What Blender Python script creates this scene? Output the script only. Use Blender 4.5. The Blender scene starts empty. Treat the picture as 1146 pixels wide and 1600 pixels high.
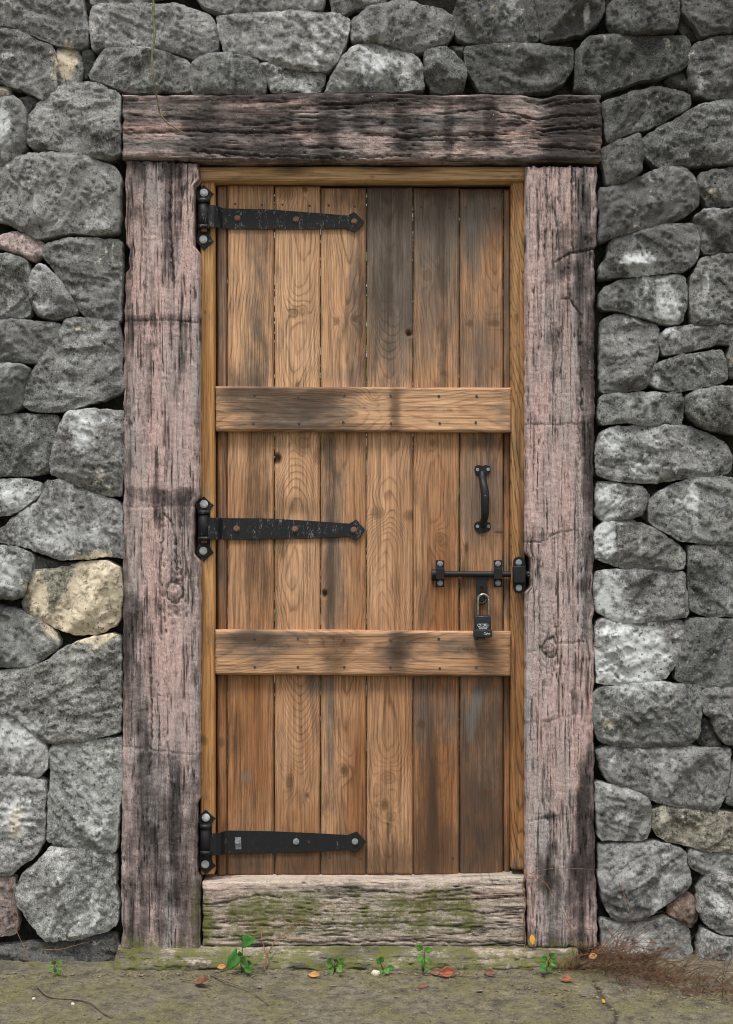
import bpy, bmesh, math, random
import numpy as np
from mathutils import Vector, Matrix
from mathutils.geometry import delaunay_2d_cdt

random.seed(7)
RNG = np.random.default_rng(11)
C = bpy.context.scene.collection
SC = bpy.context.scene

# ------------------------------------------------------------------ camera, sky, sun, exposure
S = 0.00185            # metres per unit of the wall survey (x to the right, y downwards) in the plane y = 0
D = 4.0                # camera distance from that plane
CZ = 1.302             # eye height
cam_d = bpy.data.cameras.new('camera')
cam = bpy.data.objects.new('camera', cam_d)
C.objects.link(cam)
cam.location = (0, -D, CZ)
cam.rotation_euler = (math.radians(90), 0, 0)
cam_d.sensor_fit = 'VERTICAL'
cam_d.sensor_height = 36
cam_d.sensor_width = 36
cam_d.lens = 36 * D / (1600 * S)
cam_d.clip_start = 0.05
cam_d.clip_end = 2000
SC.camera = cam

SUN_EL, SUN_AZ = math.radians(64), math.radians(-30)      # in front of the wall, a little to the left
world = bpy.data.worlds.new('World')
SC.world = world
world.use_nodes = True
wn = world.node_tree
wn.nodes.clear()
sky = wn.nodes.new('ShaderNodeTexSky')
sky.sky_type = 'NISHITA'
sky.sun_disc = False
sky.sun_elevation = SUN_EL
sky.sun_rotation = math.pi + SUN_AZ
sky.air_density = 1.0
sky.dust_density = 4.0
hsv = wn.nodes.new('ShaderNodeHueSaturation')
hsv.inputs['Saturation'].default_value = 0.3
bg = wn.nodes.new('ShaderNodeBackground')
bg.inputs['Strength'].default_value = 0.075
wo = wn.nodes.new('ShaderNodeOutputWorld')
wn.links.new(sky.outputs[0], hsv.inputs['Color'])
wn.links.new(hsv.outputs[0], bg.inputs['Color'])
wn.links.new(bg.outputs[0], wo.inputs['Surface'])

sun_d = bpy.data.lights.new('sun', 'SUN')
sun_d.energy = 1.5
sun_d.angle = math.radians(14)
sun_d.color = (1.0, 0.965, 0.91)
sun = bpy.data.objects.new('sun', sun_d)
C.objects.link(sun)
sdir = Vector((math.sin(SUN_AZ) * math.cos(SUN_EL), -math.cos(SUN_AZ) * math.cos(SUN_EL), math.sin(SUN_EL)))
sun.rotation_euler = sdir.to_track_quat('Z', 'Y').to_euler()
sun.location = (-2, -6, 8)

SC.view_settings.view_transform = 'Standard'
SC.view_settings.look = 'None'
SC.view_settings.gamma = 1
SC.view_settings.use_curve_mapping = False
SC.view_settings.exposure = 1.02
SC.render.engine = 'CYCLES'
SC.cycles.filter_width = 1.0

# ------------------------------------------------------------------ survey -> metres
def wx(px, y=0.0): return (np.asarray(px, float) - 573) * S * (D + y) / D
def wz(py, y=0.0): return CZ + (800 - np.asarray(py, float)) * S * (D + y) / D
def P(px, py, y=0.0): return Vector((float(wx(px, y)), y, float(wz(py, y))))
def Gd(px, py, z=0.0):
    """the ground point that is seen at survey position px, py"""
    y = D * ((CZ - z) / S) / (py - 800) - D
    return Vector((float(wx(px, y)), y, z))

# ------------------------------------------------------------------ noise
def _hash(ix, iy, s):
    n = (ix.astype(np.int64) * 374761393 + iy.astype(np.int64) * 668265263 + s * 1442695041) & 0xFFFFFFFF
    n = ((n ^ (n >> 13)) * 1274126177) & 0xFFFFFFFF
    return ((n ^ (n >> 16)) & 0xFFFFFF) / float(0x1000000)

def noise(x, y, s=0):
    x = np.asarray(x, float); y = np.asarray(y, float)
    x, y = np.broadcast_arrays(x, y)
    ix = np.floor(x); iy = np.floor(y)
    fx = x - ix; fy = y - iy
    u = fx * fx * fx * (fx * (fx * 6 - 15) + 10); v = fy * fy * fy * (fy * (fy * 6 - 15) + 10)
    def g(dx, dy):
        a = _hash(ix + dx, iy + dy, s) * 2 * math.pi
        return np.cos(a) * (fx - dx) + np.sin(a) * (fy - dy)
    a = g(0, 0) * (1 - u) + g(1, 0) * u
    b = g(0, 1) * (1 - u) + g(1, 1) * u
    return (a * (1 - v) + b * v) * 1.5

def fbm(x, y, o=4, s=0, gain=0.5):
    t = 0; a = 1.0; f = 1.0; n = 0
    for k in range(o):
        t = t + a * noise(x * f, y * f, s + k * 17); n += a; a *= gain; f *= 2.03
    return t / n * 1.4

def sstep(a, b, x):
    t = np.clip((x - a) / (b - a), 0, 1)
    return t * t * (3 - 2 * t)

def blobs(X, Y, lst, pw=2):
    t = np.zeros_like(X)
    for cx, cy, rx, ry, st in lst:
        t = t + st * np.exp(-(np.abs((X - cx) / rx) ** pw + np.abs((Y - cy) / ry) ** pw))
    return t

# ------------------------------------------------------------------ scene helpers
def link(o, parent=None):
    C.objects.link(o)
    if parent is not None:
        o.parent = parent
        o.matrix_parent_inverse = Matrix.Translation(-parent.location)
    return o

def tag(o, label=None, cat=None, group=None, kind=None):
    if label: o['label'] = label
    if cat: o['category'] = cat
    if group: o['group'] = group
    if kind: o['kind'] = kind
    return o

def thing(name, label, cat, loc=(0, 0, 0), group=None):
    o = bpy.data.objects.new(name, None)
    o.location = loc
    o.empty_display_size = 0.1
    C.objects.link(o)
    return tag(o, label, cat, group, 'thing')

def mk(name, V, F, mat, parent=None, smooth=True, attrs=None, loc=None):
    me = bpy.data.meshes.new(name)
    V = np.asarray(V, np.float32)
    if isinstance(F, np.ndarray):
        n, k = F.shape
        me.vertices.add(len(V)); me.vertices.foreach_set('co', V.ravel())
        me.loops.add(n * k); me.loops.foreach_set('vertex_index', F.astype(np.int32).ravel())
        me.polygons.add(n)
        me.polygons.foreach_set('loop_start', np.arange(0, n * k, k, dtype=np.int32))
        me.update(calc_edges=True)
    else:
        me.from_pydata(V.tolist(), [], F)
    me.validate()
    if smooth:
        me.polygons.foreach_set('use_smooth', np.ones(len(me.polygons), bool))
    if attrs:
        for k, a in attrs.items():
            at = me.attributes.new(k, 'FLOAT', 'POINT')
            at.data.foreach_set('value', np.asarray(a, np.float32).ravel())
    if mat: me.materials.append(mat)
    o = bpy.data.objects.new(name, me)
    link(o, parent)
    if loc is not None: o.location = loc
    return o

def grid_faces(nx, ny):
    i = np.arange(nx - 1)[None, :] + np.arange(ny - 1)[:, None] * nx
    i = i.ravel()
    return np.stack([i, i + nx, i + nx + 1, i + 1], 1)

def slab_arrays(x0, x1, y0, y1, step, front, back, hfn=None, edge=None, r=4.0, attrfn=None, stepy=None):
    """a block whose front is a height field: x0..x1, y0..y1 in survey units, front/back in metres"""
    nx = max(3, int(round((x1 - x0) / step)) + 1)
    ny = max(3, int(round((y1 - y0) / (stepy or step))) + 1)
    U, W = np.meshgrid(np.linspace(0, 1, nx), np.linspace(0, 1, ny))
    PX = x0 + U * (x1 - x0); PY = y0 + W * (y1 - y0)
    d = np.minimum(np.minimum(PX - x0, x1 - PX), np.minimum(PY - y0, y1 - PY))
    q = np.clip(d / r, 0, 1) if r > 0 else np.ones_like(d)
    h = -(1 - np.sqrt(np.clip(1 - (1 - q) ** 2, 0, 1))) * r
    at = attrfn(PX, PY) if attrfn else {}
    if hfn is not None: h = h + hfn(PX, PY, d)
    QX, QY = PX, PY
    if edge is not None:
        QX, QY = edge(PX, PY, U, W)
    V = np.stack([wx(QX, front), front - h * S, wz(QY, front)], -1).reshape(-1, 3)
    F = grid_faces(nx, ny)
    bi = np.concatenate([np.arange(nx), np.arange(1, ny) * nx + nx - 1,
                         (ny - 1) * nx + np.arange(nx - 2, -1, -1), np.arange(ny - 2, 0, -1) * nx])
    B = V[bi].copy(); B[:, 1] = back
    n0 = len(V); m = len(bi)
    k = np.arange(m); k2 = (k + 1) % m
    SF = np.stack([bi[k], bi[k2], n0 + k2, n0 + k], 1)
    # flat back: the corner quad of the skirt
    c = [0, nx - 1, nx - 1 + ny - 1, 2 * (nx - 1) + ny - 1]
    BF = np.array([[n0 + c[0], n0 + c[1], n0 + c[2], n0 + c[3]]])
    V = np.concatenate([V, B])
    F = np.concatenate([F, SF, BF])
    at2 = {a: np.concatenate([v.ravel(), v.ravel()[bi]]) for a, v in at.items()}
    return V, F, at2

def slab(name, mat, parent, *a, **k):
    V, F, at = slab_arrays(*a, **k)
    return mk(name, V, F, mat, parent, True, at)

def bm_obj(name, bm, mat, parent=None, smooth=False, loc=None):
    me = bpy.data.meshes.new(name)
    bmesh.ops.recalc_face_normals(bm, faces=bm.faces)
    bm.to_mesh(me); bm.free()
    if smooth: me.polygons.foreach_set('use_smooth', np.ones(len(me.polygons), bool))
    if mat: me.materials.append(mat)
    o = bpy.data.objects.new(name, me)
    link(o, parent)
    if loc is not None: o.location = loc
    return o

def poly_plate(name, pts, front, thick, mat, parent, bevel=0.0012):
    """a flat plate cut to an outline given in survey units"""
    bm = bmesh.new()
    vs = [bm.verts.new(P(x, y, front)) for x, y in pts]
    f = bm.faces.new(vs)
    r = bmesh.ops.extrude_face_region(bm, geom=[f])
    for v in [g for g in r['geom'] if isinstance(g, bmesh.types.BMVert)]: v.co.y = front + thick
    bmesh.ops.recalc_face_normals(bm, faces=bm.faces)
    if bevel:
        es = [e for e in bm.edges if all(abs(v.co.y - front) < 1e-6 for v in e.verts)]
        bmesh.ops.bevel(bm, geom=es, offset=bevel, segments=2, affect='EDGES')
    return bm_obj(name, bm, mat, parent)

def loft(name, sections, mat, parent, bevel=0.0, smooth=False):
    """sections: lists of four points each, joined and capped"""
    bm = bmesh.new()
    rows = [[bm.verts.new(p) for p in s] for s in sections]
    for a, b in zip(rows, rows[1:]):
        for i in range(4):
            j = (i + 1) % 4
            bm.faces.new((a[i], a[j], b[j], b[i]))
    bm.faces.new(rows[0]); bm.faces.new(rows[-1][::-1])
    bmesh.ops.remove_doubles(bm, verts=bm.verts, dist=1e-6)
    bmesh.ops.recalc_face_normals(bm, faces=bm.faces)
    if bevel:
        es = [e for e in bm.edges if len(e.link_faces) == 2 and e.calc_face_angle(0) > 0.6]
        bmesh.ops.bevel(bm, geom=es, offset=bevel, segments=2, affect='EDGES', clamp_overlap=True)
    return bm_obj(name, bm, mat, parent, smooth)

def catmull(pts, n=6):
    p = [Vector(q) for q in pts]
    p = [p[0] * 2 - p[1]] + p + [p[-1] * 2 - p[-2]]
    out = []
    for i in range(1, len(p) - 2):
        for k in range(n):
            t = k / n
            a, b, c, d = p[i - 1], p[i], p[i + 1], p[i + 2]
            out.append(0.5 * ((2 * b) + (c - a) * t + (2 * a - 5 * b + 4 * c - d) * t * t + (3 * b - 3 * c + d - a) * t ** 3))
    out.append(p[-2])
    return out

def tube_arrays(path, radii, seg=8, base=0):
    V = []; F = []
    n = len(path)
    prev = None
    for i, p in enumerate(path):
        t = (path[min(i + 1, n - 1)] - path[max(i - 1, 0)]).normalized()
        if prev is None:
            a = t.orthogonal().normalized()
        else:
            a = (prev - t * prev.dot(t)).normalized()
        prev = a
        b = t.cross(a)
        r = radii(i / (n - 1)) if callable(radii) else radii
        for k in range(seg):
            w = 2 * math.pi * k / seg
            V.append(p + (a * math.cos(w) + b * math.sin(w)) * r)
    for i in range(n - 1):
        for k in range(seg):
            k2 = (k + 1) % seg
            F.append((base + i * seg + k, base + i * seg + k2, base + (i + 1) * seg + k2, base + (i + 1) * seg + k))
    F.append(tuple(base + k for k in range(seg))[::-1])
    F.append(tuple(base + (n - 1) * seg + k for k in range(seg)))
    return V, F

def tube(name, pts, r, mat, parent=None, seg=8, n=6, smooth_path=True):
    path = catmull(pts, n) if smooth_path else [Vector(p) for p in pts]
    V, F = tube_arrays(path, r, seg)
    return mk(name, [tuple(v) for v in V], F, mat, parent, True)

def rounded_box(name, x0, x1, y0, y1, front, back, mat, parent, bev=0.003, taper=0.0, seg=3):
    bm = bmesh.new()
    q = [bm.verts.new(p) for p in (P(x0 + taper, y0, front), P(x1 - taper, y0, front), P(x1, y1, front), P(x0, y1, front))]
    w = []
    for v in q:
        c = v.co.copy(); c.y = back; w.append(bm.verts.new(c))
    bm.faces.new(q); bm.faces.new(w[::-1])
    for i in range(4):
        j = (i + 1) % 4
        bm.faces.new((q[j], q[i], w[i], w[j]))
    bmesh.ops.recalc_face_normals(bm, faces=bm.faces)
    bmesh.ops.bevel(bm, geom=list(bm.edges), offset=bev, segments=seg, affect='EDGES')
    o = bm_obj(name, bm, mat, parent, True)
    o.modifiers.new('weighted', 'WEIGHTED_NORMAL').keep_sharp = False
    return o

# ------------------------------------------------------------------ material helper
class MatG:
    def __init__(self, name):
        self.m = bpy.data.materials.new(name)
        self.m.use_nodes = True
        self.t = self.m.node_tree
        self.b = self.t.nodes['Principled BSDF']
        self._pos = None
    def n(self, typ, **props):
        nd = self.t.nodes.new(typ)
        for k, v in props.items(): setattr(nd, k, v)
        return nd
    def put(self, sock, v):
        if hasattr(v, 'links') or isinstance(v, bpy.types.NodeSocket): self.t.links.new(v, sock)
        else:
            if sock.type == 'RGBA' and len(v) == 3: v = (*v, 1)
            sock.default_value = v
    def pos(self, rand=True):
        if self._pos is None:
            g = self.n('ShaderNodeNewGeometry').outputs['Position']
            if rand:
                oi = self.n('ShaderNodeObjectInfo').outputs['Random']
                s = self.math('MULTIPLY', oi, 37.0)
                a = self.n('ShaderNodeVectorMath', operation='ADD')
                self.put(a.inputs[0], g); self.put(a.inputs[1], s)
                g = a.outputs[0]
            self._pos = g
        return self._pos
    def scaled(self, sc):
        a = self.n('ShaderNodeVectorMath', operation='MULTIPLY')
        self.put(a.inputs[0], self.pos()); a.inputs[1].default_value = sc
        return a.outputs[0]
    def noise(self, scale, detail=4, rough=0.55, sc=None, dist=0.0):
        nd = self.n('ShaderNodeTexNoise')
        self.put(nd.inputs['Vector'], self.scaled(sc) if sc else self.pos())
        nd.inputs['Scale'].default_value = scale
        nd.inputs['Detail'].default_value = detail
        nd.inputs['Roughness'].default_value = rough
        nd.inputs['Distortion'].default_value = dist
        return nd.outputs['Fac']
    def voro(self, scale, sc=None, feature='F1'):
        nd = self.n('ShaderNodeTexVoronoi', feature=feature)
        self.put(nd.inputs['Vector'], self.scaled(sc) if sc else self.pos())
        nd.inputs['Scale'].default_value = scale
        return nd.outputs['Distance']
    def math(self, op, a, b=0.0, clamp=False):
        nd = self.n('ShaderNodeMath', operation=op, use_clamp=clamp)
        self.put(nd.inputs[0], a); self.put(nd.inputs[1], b)
        return nd.outputs[0]
    def ramp(self, f, stops):
        nd = self.n('ShaderNodeValToRGB')
        e = nd.color_ramp.elements
        while len(e) < len(stops): e.new(0.5)
        for i, (p, c) in enumerate(stops):
            e[i].position = p
            e[i].color = (c, c, c, 1) if isinstance(c, (int, float)) else (*c, 1)
        self.put(nd.inputs[0], f)
        return nd.outputs[0]
    def mix(self, f, a, b, mode='MIX'):
        nd = self.n('ShaderNodeMix', data_type='RGBA', blend_type=mode)
        self.put(nd.inputs[0], f); self.put(nd.inputs[6], a); self.put(nd.inputs[7], b)
        return nd.outputs[2]
    def attr(self, name):
        return self.n('ShaderNodeAttribute', attribute_name=name).outputs['Fac']
    def objcol(self):
        return self.n('ShaderNodeObjectInfo').outputs['Color']
    def bump(self, h, strength=0.5, dist=0.003, prev=None):
        nd = self.n('ShaderNodeBump')
        nd.inputs['Strength'].default_value = strength
        nd.inputs['Distance'].default_value = dist
        self.put(nd.inputs['Height'], h)
        if prev is not None: self.put(nd.inputs['Normal'], prev)
        return nd.outputs[0]
    def done(self, col, rough=0.9, normal=None, spec=0.25, metal=0.0):
        self.put(self.b.inputs['Base Color'], col)
        self.put(self.b.inputs['Roughness'], rough)
        self.put(self.b.inputs['Metallic'], metal)
        self.put(self.b.inputs['Specular IOR Level'], spec)
        if normal is not None: self.put(self.b.inputs['Normal'], normal)
        return self.m

def stone_material():
    g = MatG('rough_stone')
    g.pos()
    rnd = g.n('ShaderNodeObjectInfo').outputs['Random']
    vs = g.n('ShaderNodeVectorMath', operation='SCALE')           # each stone has a coarser or finer grain of its own
    g.put(vs.inputs[0], g._pos); g.put(vs.inputs['Scale'], g.math('ADD', g.math('MULTIPLY', rnd, 0.75), 0.62))
    g._pos = vs.outputs[0]
    calm = g.math('MULTIPLY', g.math('FRACT', g.math('MULTIPLY', rnd, 7.31)), 0.5)
    big = g.noise(7, 5, 0.6)
    mid = g.noise(38, 7, 0.68)
    fine = g.noise(260, 5, 0.72)
    f = g.math('ADD', g.math('MULTIPLY', big, 0.36), g.math('ADD', g.math('MULTIPLY', mid, 0.22), g.math('MULTIPLY', fine, 0.42)))
    f = g.math('ADD', g.math('MULTIPLY', f, g.math('SUBTRACT', 1.0, calm)), g.math('MULTIPLY', calm, 0.505))
    col = g.ramp(f, [(0.37, (0.035, 0.036, 0.034)), (0.46, (0.13, 0.132, 0.128)), (0.53, (0.26, 0.264, 0.258)), (0.63, (0.52, 0.525, 0.515))])
    col = g.mix(1.0, col, g.objcol(), 'MULTIPLY')
    warm = g.noise(11, 3)
    col = g.mix(g.ramp(warm, [(0.5, 0.0), (0.72, 0.18)]), col, (0.16, 0.15, 0.115))
    drip = g.noise(20, 4, 0.6, (1, 1, 0.22)); bare = g.noise(6, 3, 0.5)
    dr = g.math('ADD', g.math('MULTIPLY', drip, 0.6), g.math('MULTIPLY', bare, 0.4))
    col = g.mix(g.ramp(g.math('ADD', dr, g.math('MULTIPLY', g.math('SUBTRACT', mid, 0.5), 0.35)), [(0.55, 0.0), (0.66, 0.5)]), col, g.mix(1.0, (0.62, 0.64, 0.63), g.objcol(), 'MULTIPLY'))
    # pale lime wash and bare cream render, in patches of their own
    brk = g.math('ADD', g.math('MULTIPLY', mid, 1.1), g.math('MULTIPLY', g.noise(16, 4, sc=(1, 1, 0.35)), 0.9))
    lim = g.math('SUBTRACT', g.math('ADD', g.attr('lime'), brk), 1.0)
    col = g.mix(g.ramp(lim, [(0.22, 0.0), (0.5, 0.8), (0.8, 0.95)]), col, g.mix(fine, (0.50, 0.53, 0.53), (0.74, 0.76, 0.75)))
    crm = g.math('SUBTRACT', g.math('ADD', g.attr('cream'), brk), 1.0)
    col = g.mix(g.ramp(crm, [(0.2, 0.0), (0.42, 0.9), (0.9, 1.0)]), col, g.mix(mid, (0.58, 0.48, 0.34), (0.86, 0.77, 0.6)))
    # black algae and open pores
    alg = g.noise(24, 6, 0.7)
    col = g.mix(g.ramp(alg, [(0.53, 0.0), (0.66, 0.75)]), col, (0.035, 0.036, 0.034))
    pore = g.noise(150, 4, 0.6)
    pm = g.ramp(pore, [(0.33, 1.0), (0.41, 0.0)])
    col = g.mix(g.math('MULTIPLY', pm, 0.75), col, (0.02, 0.02, 0.02))
    grit = g.ramp(g.noise(300, 3, 0.6), [(0.6, 0.0), (0.72, 0.6)])
    col = g.mix(grit, col, g.mix(0.5, g.mix(1.0, (0.9, 0.9, 0.88), g.objcol(), 'MULTIPLY'), (0.3, 0.3, 0.29)))
    b1 = g.bump(g.math('SUBTRACT', g.noise(85, 6, 0.7), g.math('MULTIPLY', pm, 0.5)), 0.8, 0.004)
    b2 = g.bump(fine, 0.95, 0.003, b1)
    return g.done(col, 0.95, b2, 0.15)

def mortar_material():
    g = MatG('old_mortar')
    f = g.noise(20, 7, 0.7); fine = g.noise(200, 4, 0.7)
    col = g.ramp(g.math('ADD', g.math('MULTIPLY', f, 0.7), g.math('MULTIPLY', fine, 0.3)),
                 [(0.35, (0.008, 0.008, 0.007)), (0.5, (0.024, 0.024, 0.02)), (0.68, (0.085, 0.083, 0.074))])
    col = g.mix(g.ramp(g.noise(9, 4), [(0.52, 0.0), (0.7, 0.5)]), col, (0.06, 0.065, 0.025))
    return g.done(col, 0.97, g.bump(fine, 0.9, 0.004, g.bump(f, 1.0, 0.01)), 0.1)

def cast_material(name, vertical=True, grey=(0.43, 0.395, 0.385), pink=(0.64, 0.46, 0.42)):
    g = MatG(name)
    st = (1, 1, 0.06) if vertical else (0.06, 1, 1)
    streak = g.noise(90, 5, 0.6, st)
    streak2 = g.noise(24, 4, 0.6, (1, 1, 0.09) if vertical else (0.16, 1, 1))
    blot = g.noise(17, 6, 0.65)
    fine = g.noise(300, 4, 0.7)
    pk = g.math('ADD', g.attr('pink'), g.math('MULTIPLY', g.math('SUBTRACT', g.noise(15, 4, 0.6, (1, 1, 0.12) if vertical else (0.16, 1, 1)), 0.5), 3.0), True)
    col = g.mix(pk, grey, pink)
    col = g.mix(g.ramp(g.noise(30, 4, 0.6, (1, 1, 0.08) if vertical else (0.1, 1, 1)), [(0.56, 0.0), (0.7, 0.4)]), col, (0.56, 0.33, 0.26))
    col = g.mix(1.0, col, g.ramp(g.math('ADD', g.math('MULTIPLY', fine, 0.6), g.math('MULTIPLY', streak, 0.4)), [(0.36, 0.5), (0.55, 1.0), (0.7, 1.15)]), 'MULTIPLY')
    dk = g.math('ADD', g.attr('dark'), g.math('ADD', g.math('MULTIPLY', g.math('SUBTRACT', blot, 0.5), 1.5), g.math('MULTIPLY', g.math('SUBTRACT', streak2, 0.5), 2.3)))
    dk = g.math('ADD', dk, g.math('MULTIPLY', g.math('SUBTRACT', streak, 0.5), 0.7))
    col = g.mix(g.ramp(dk, [(0.06, 0.0), (0.36, 0.62), (0.75, 0.95)]), col, g.mix(fine, (0.010, 0.009, 0.009), (0.058, 0.048, 0.046)))
    hair = g.noise(150, 4, 0.65, (1, 1, 0.035) if vertical else (0.05, 1, 1))
    hm = g.ramp(hair, [(0.35, 0.9), (0.44, 0.0)])
    col = g.mix(hm, col, (0.03, 0.025, 0.024))
    dusk = g.ramp(g.noise(420, 3, 0.6), [(0.34, 0.75), (0.46, 0.0)])
    col = g.mix(dusk, col, (0.06, 0.05, 0.047))
    col = g.mix(g.math('MULTIPLY', g.attr('crack'), 0.95), col, (0.014, 0.012, 0.012))
    ms = g.math('ADD', g.attr('moss'), g.math('MULTIPLY', g.math('MULTIPLY', g.math('SUBTRACT', g.math('ADD', blot, g.noise(60, 5, 0.7)), 1.0), 1.6), g.math('MULTIPLY', g.attr('moss'), 4.0, True)))
    col = g.mix(g.ramp(ms, [(0.1, 0.0), (0.42, 0.7), (0.8, 0.9)]), col, g.mix(fine, (0.045, 0.052, 0.012), (0.2, 0.205, 0.06)))
    speck = g.ramp(g.noise(230, 2, 0.5), [(0.70, 0.0), (0.76, 0.75)])
    col = g.mix(speck, col, (0.55, 0.53, 0.5))
    pit = g.ramp(g.noise(140, 3, 0.6), [(0.30, 1.0), (0.36, 0.0)])
    col = g.mix(g.math('MULTIPLY', pit, 0.7), col, (0.02, 0.017, 0.017))
    b = g.bump(fine, 0.7, 0.002, g.bump(streak, 0.6, 0.004))
    return g.done(col, 0.93, b, 0.15)

def wood_material(name, vertical=True, light=(0.61, 0.375, 0.22), late=(0.16, 0.075, 0.034), deep=(0.30, 0.138, 0.058), latef=0.74):
    g = MatG(name)
    st = (1, 1, 0.025) if vertical else (0.025, 1, 1)
    fib = g.noise(230, 5, 0.7, st)
    fib2 = g.noise(70, 4, 0.6, st)
    cloud = g.noise(9, 4, 0.6, (1, 1, 0.3) if vertical else (0.3, 1, 1))
    blot = g.noise(32, 5, 0.65, (1, 1, 0.3) if vertical else (0.3, 1, 1))
    fr = g.math('FRACT', g.math('ADD', g.attr('ring'), g.math('MULTIPLY', g.math('SUBTRACT', fib2, 0.5), 0.35)))
    ring = g.ramp(fr, [(0.0, 0.8), (0.07, 0.1), (0.45, 0.0), (0.74, 0.2), (0.92, 1.0), (1.0, 0.8)])
    tone = g.math('ADD', g.attr('tone'), g.math('MULTIPLY', g.math('SUBTRACT', cloud, 0.5), 1.3), True)
    base = g.mix(tone, light, deep)
    fade = g.ramp(g.noise(14, 4, 0.6, (1, 1, 0.35) if vertical else (0.35, 1, 1)), [(0.35, 0.25), (0.65, 1.0)])
    ring = g.math('MULTIPLY', ring, fade)
    col = g.mix(g.math('MULTIPLY', ring, latef), base, late)
    col = g.mix(1.0, col, g.ramp(fib2, [(0.34, 0.74), (0.5, 1.0), (0.66, 1.12)]), 'MULTIPLY')
    col = g.mix(1.0, col, g.ramp(fib, [(0.35, 0.48), (0.5, 0.98), (0.65, 1.28)]), 'MULTIPLY')
    gm = g.math('ADD', g.attr('gray'), g.math('MULTIPLY', g.math('SUBTRACT', blot, 0.5), 0.9))
    gcol = g.mix(g.math('MULTIPLY', ring, 0.5), (0.14, 0.122, 0.105), (0.06, 0.048, 0.04))
    gcol = g.mix(1.0, gcol, g.ramp(fib, [(0.3, 0.6), (0.6, 1.1)]), 'MULTIPLY')
    col = g.mix(g.ramp(gm, [(0.05, 0.0), (0.36, 0.6), (0.8, 0.93)]), col, gcol)
    dm = g.math('ADD', g.attr('dark'), g.math('ADD', g.math('MULTIPLY', g.math('SUBTRACT', blot, 0.5), 0.9), g.math('MULTIPLY', g.math('SUBTRACT', fib2, 0.5), 0.9)))
    col = g.mix(g.ramp(dm, [(0.07, 0.0), (0.4, 0.58), (0.85, 0.88)]), col, (0.05, 0.033, 0.022))
    bl = g.math('ADD', g.attr('blue'), g.math('MULTIPLY', g.math('SUBTRACT', g.math('ADD', blot, fib), 1.0), 0.9))
    col = g.mix(g.ramp(bl, [(0.25, 0.0), (0.6, 0.65), (1.0, 0.7)]), col, (0.17, 0.168, 0.155))
    col = g.mix(g.attr('knot'), col, (0.085, 0.045, 0.022))
    h = g.math('SUBTRACT', g.math('MULTIPLY', fib, 0.6), g.math('MULTIPLY', ring, -0.5))
    b = g.bump(h, 0.4, 0.0014)
    return g.done(col, 0.78, b, 0.2)

def iron_material(name, wear=0.5, rust=0.3):
    g = MatG(name)
    a = g.noise(60, 6, 0.7, (1, 1, 0.45)); f = g.noise(240, 4, 0.7, (1, 1, 0.5)); r = g.noise(45, 5, 0.65)
    col = g.mix(f, (0.006, 0.007, 0.009), (0.02, 0.021, 0.024))
    w = g.math('ADD', g.math('MULTIPLY', a, 0.55), g.math('MULTIPLY', f, 0.45))
    wm = g.ramp(w, [(0.68 - 0.16 * wear, 0.0), (0.76 - 0.16 * wear, 0.75)])
    col = g.mix(wm, col, (0.24, 0.235, 0.22))
    col = g.mix(g.ramp(r, [(0.74 - 0.14 * rust, 0.0), (0.82 - 0.12 * rust, 0.8)]), col, (0.14, 0.055, 0.025))
    return g.done(col, g.ramp(f, [(0.3, 0.4), (0.7, 0.6)]), g.bump(w, 0.35, 0.0015), 0.3)

def plain(name, lo, hi, scale=60, rough=0.6, metal=0.0, spec=0.4, bump=0.3, bd=0.001):
    g = MatG(name)
    f = g.noise(scale, 5, 0.65)
    return g.done(g.mix(g.ramp(f, [(0.3, 0.0), (0.7, 1.0)]), lo, hi), rough, g.bump(f, bump, bd), spec, metal)

def leaf_material(name, lo, hi, trans=0.25):
    g = MatG(name)
    f = g.noise(70, 4, 0.6)
    col = g.mix(g.ramp(f, [(0.3, 0.0), (0.7, 1.0)]), lo, hi)
    m = g.done(col, 0.5, g.bump(g.noise(300, 3), 0.3, 0.0008), 0.35)
    if trans:
        tr = g.n('ShaderNodeBsdfTranslucent'); g.put(tr.inputs['Color'], col)
        mx = g.n('ShaderNodeMixShader'); mx.inputs[0].default_value = trans
        out = [n for n in g.t.nodes if n.type == 'OUTPUT_MATERIAL'][0]
        g.t.links.new(g.b.outputs[0], mx.inputs[1]); g.t.links.new(tr.outputs[0], mx.inputs[2])
        g.t.links.new(mx.outputs[0], out.inputs['Surface'])
    return m

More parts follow.
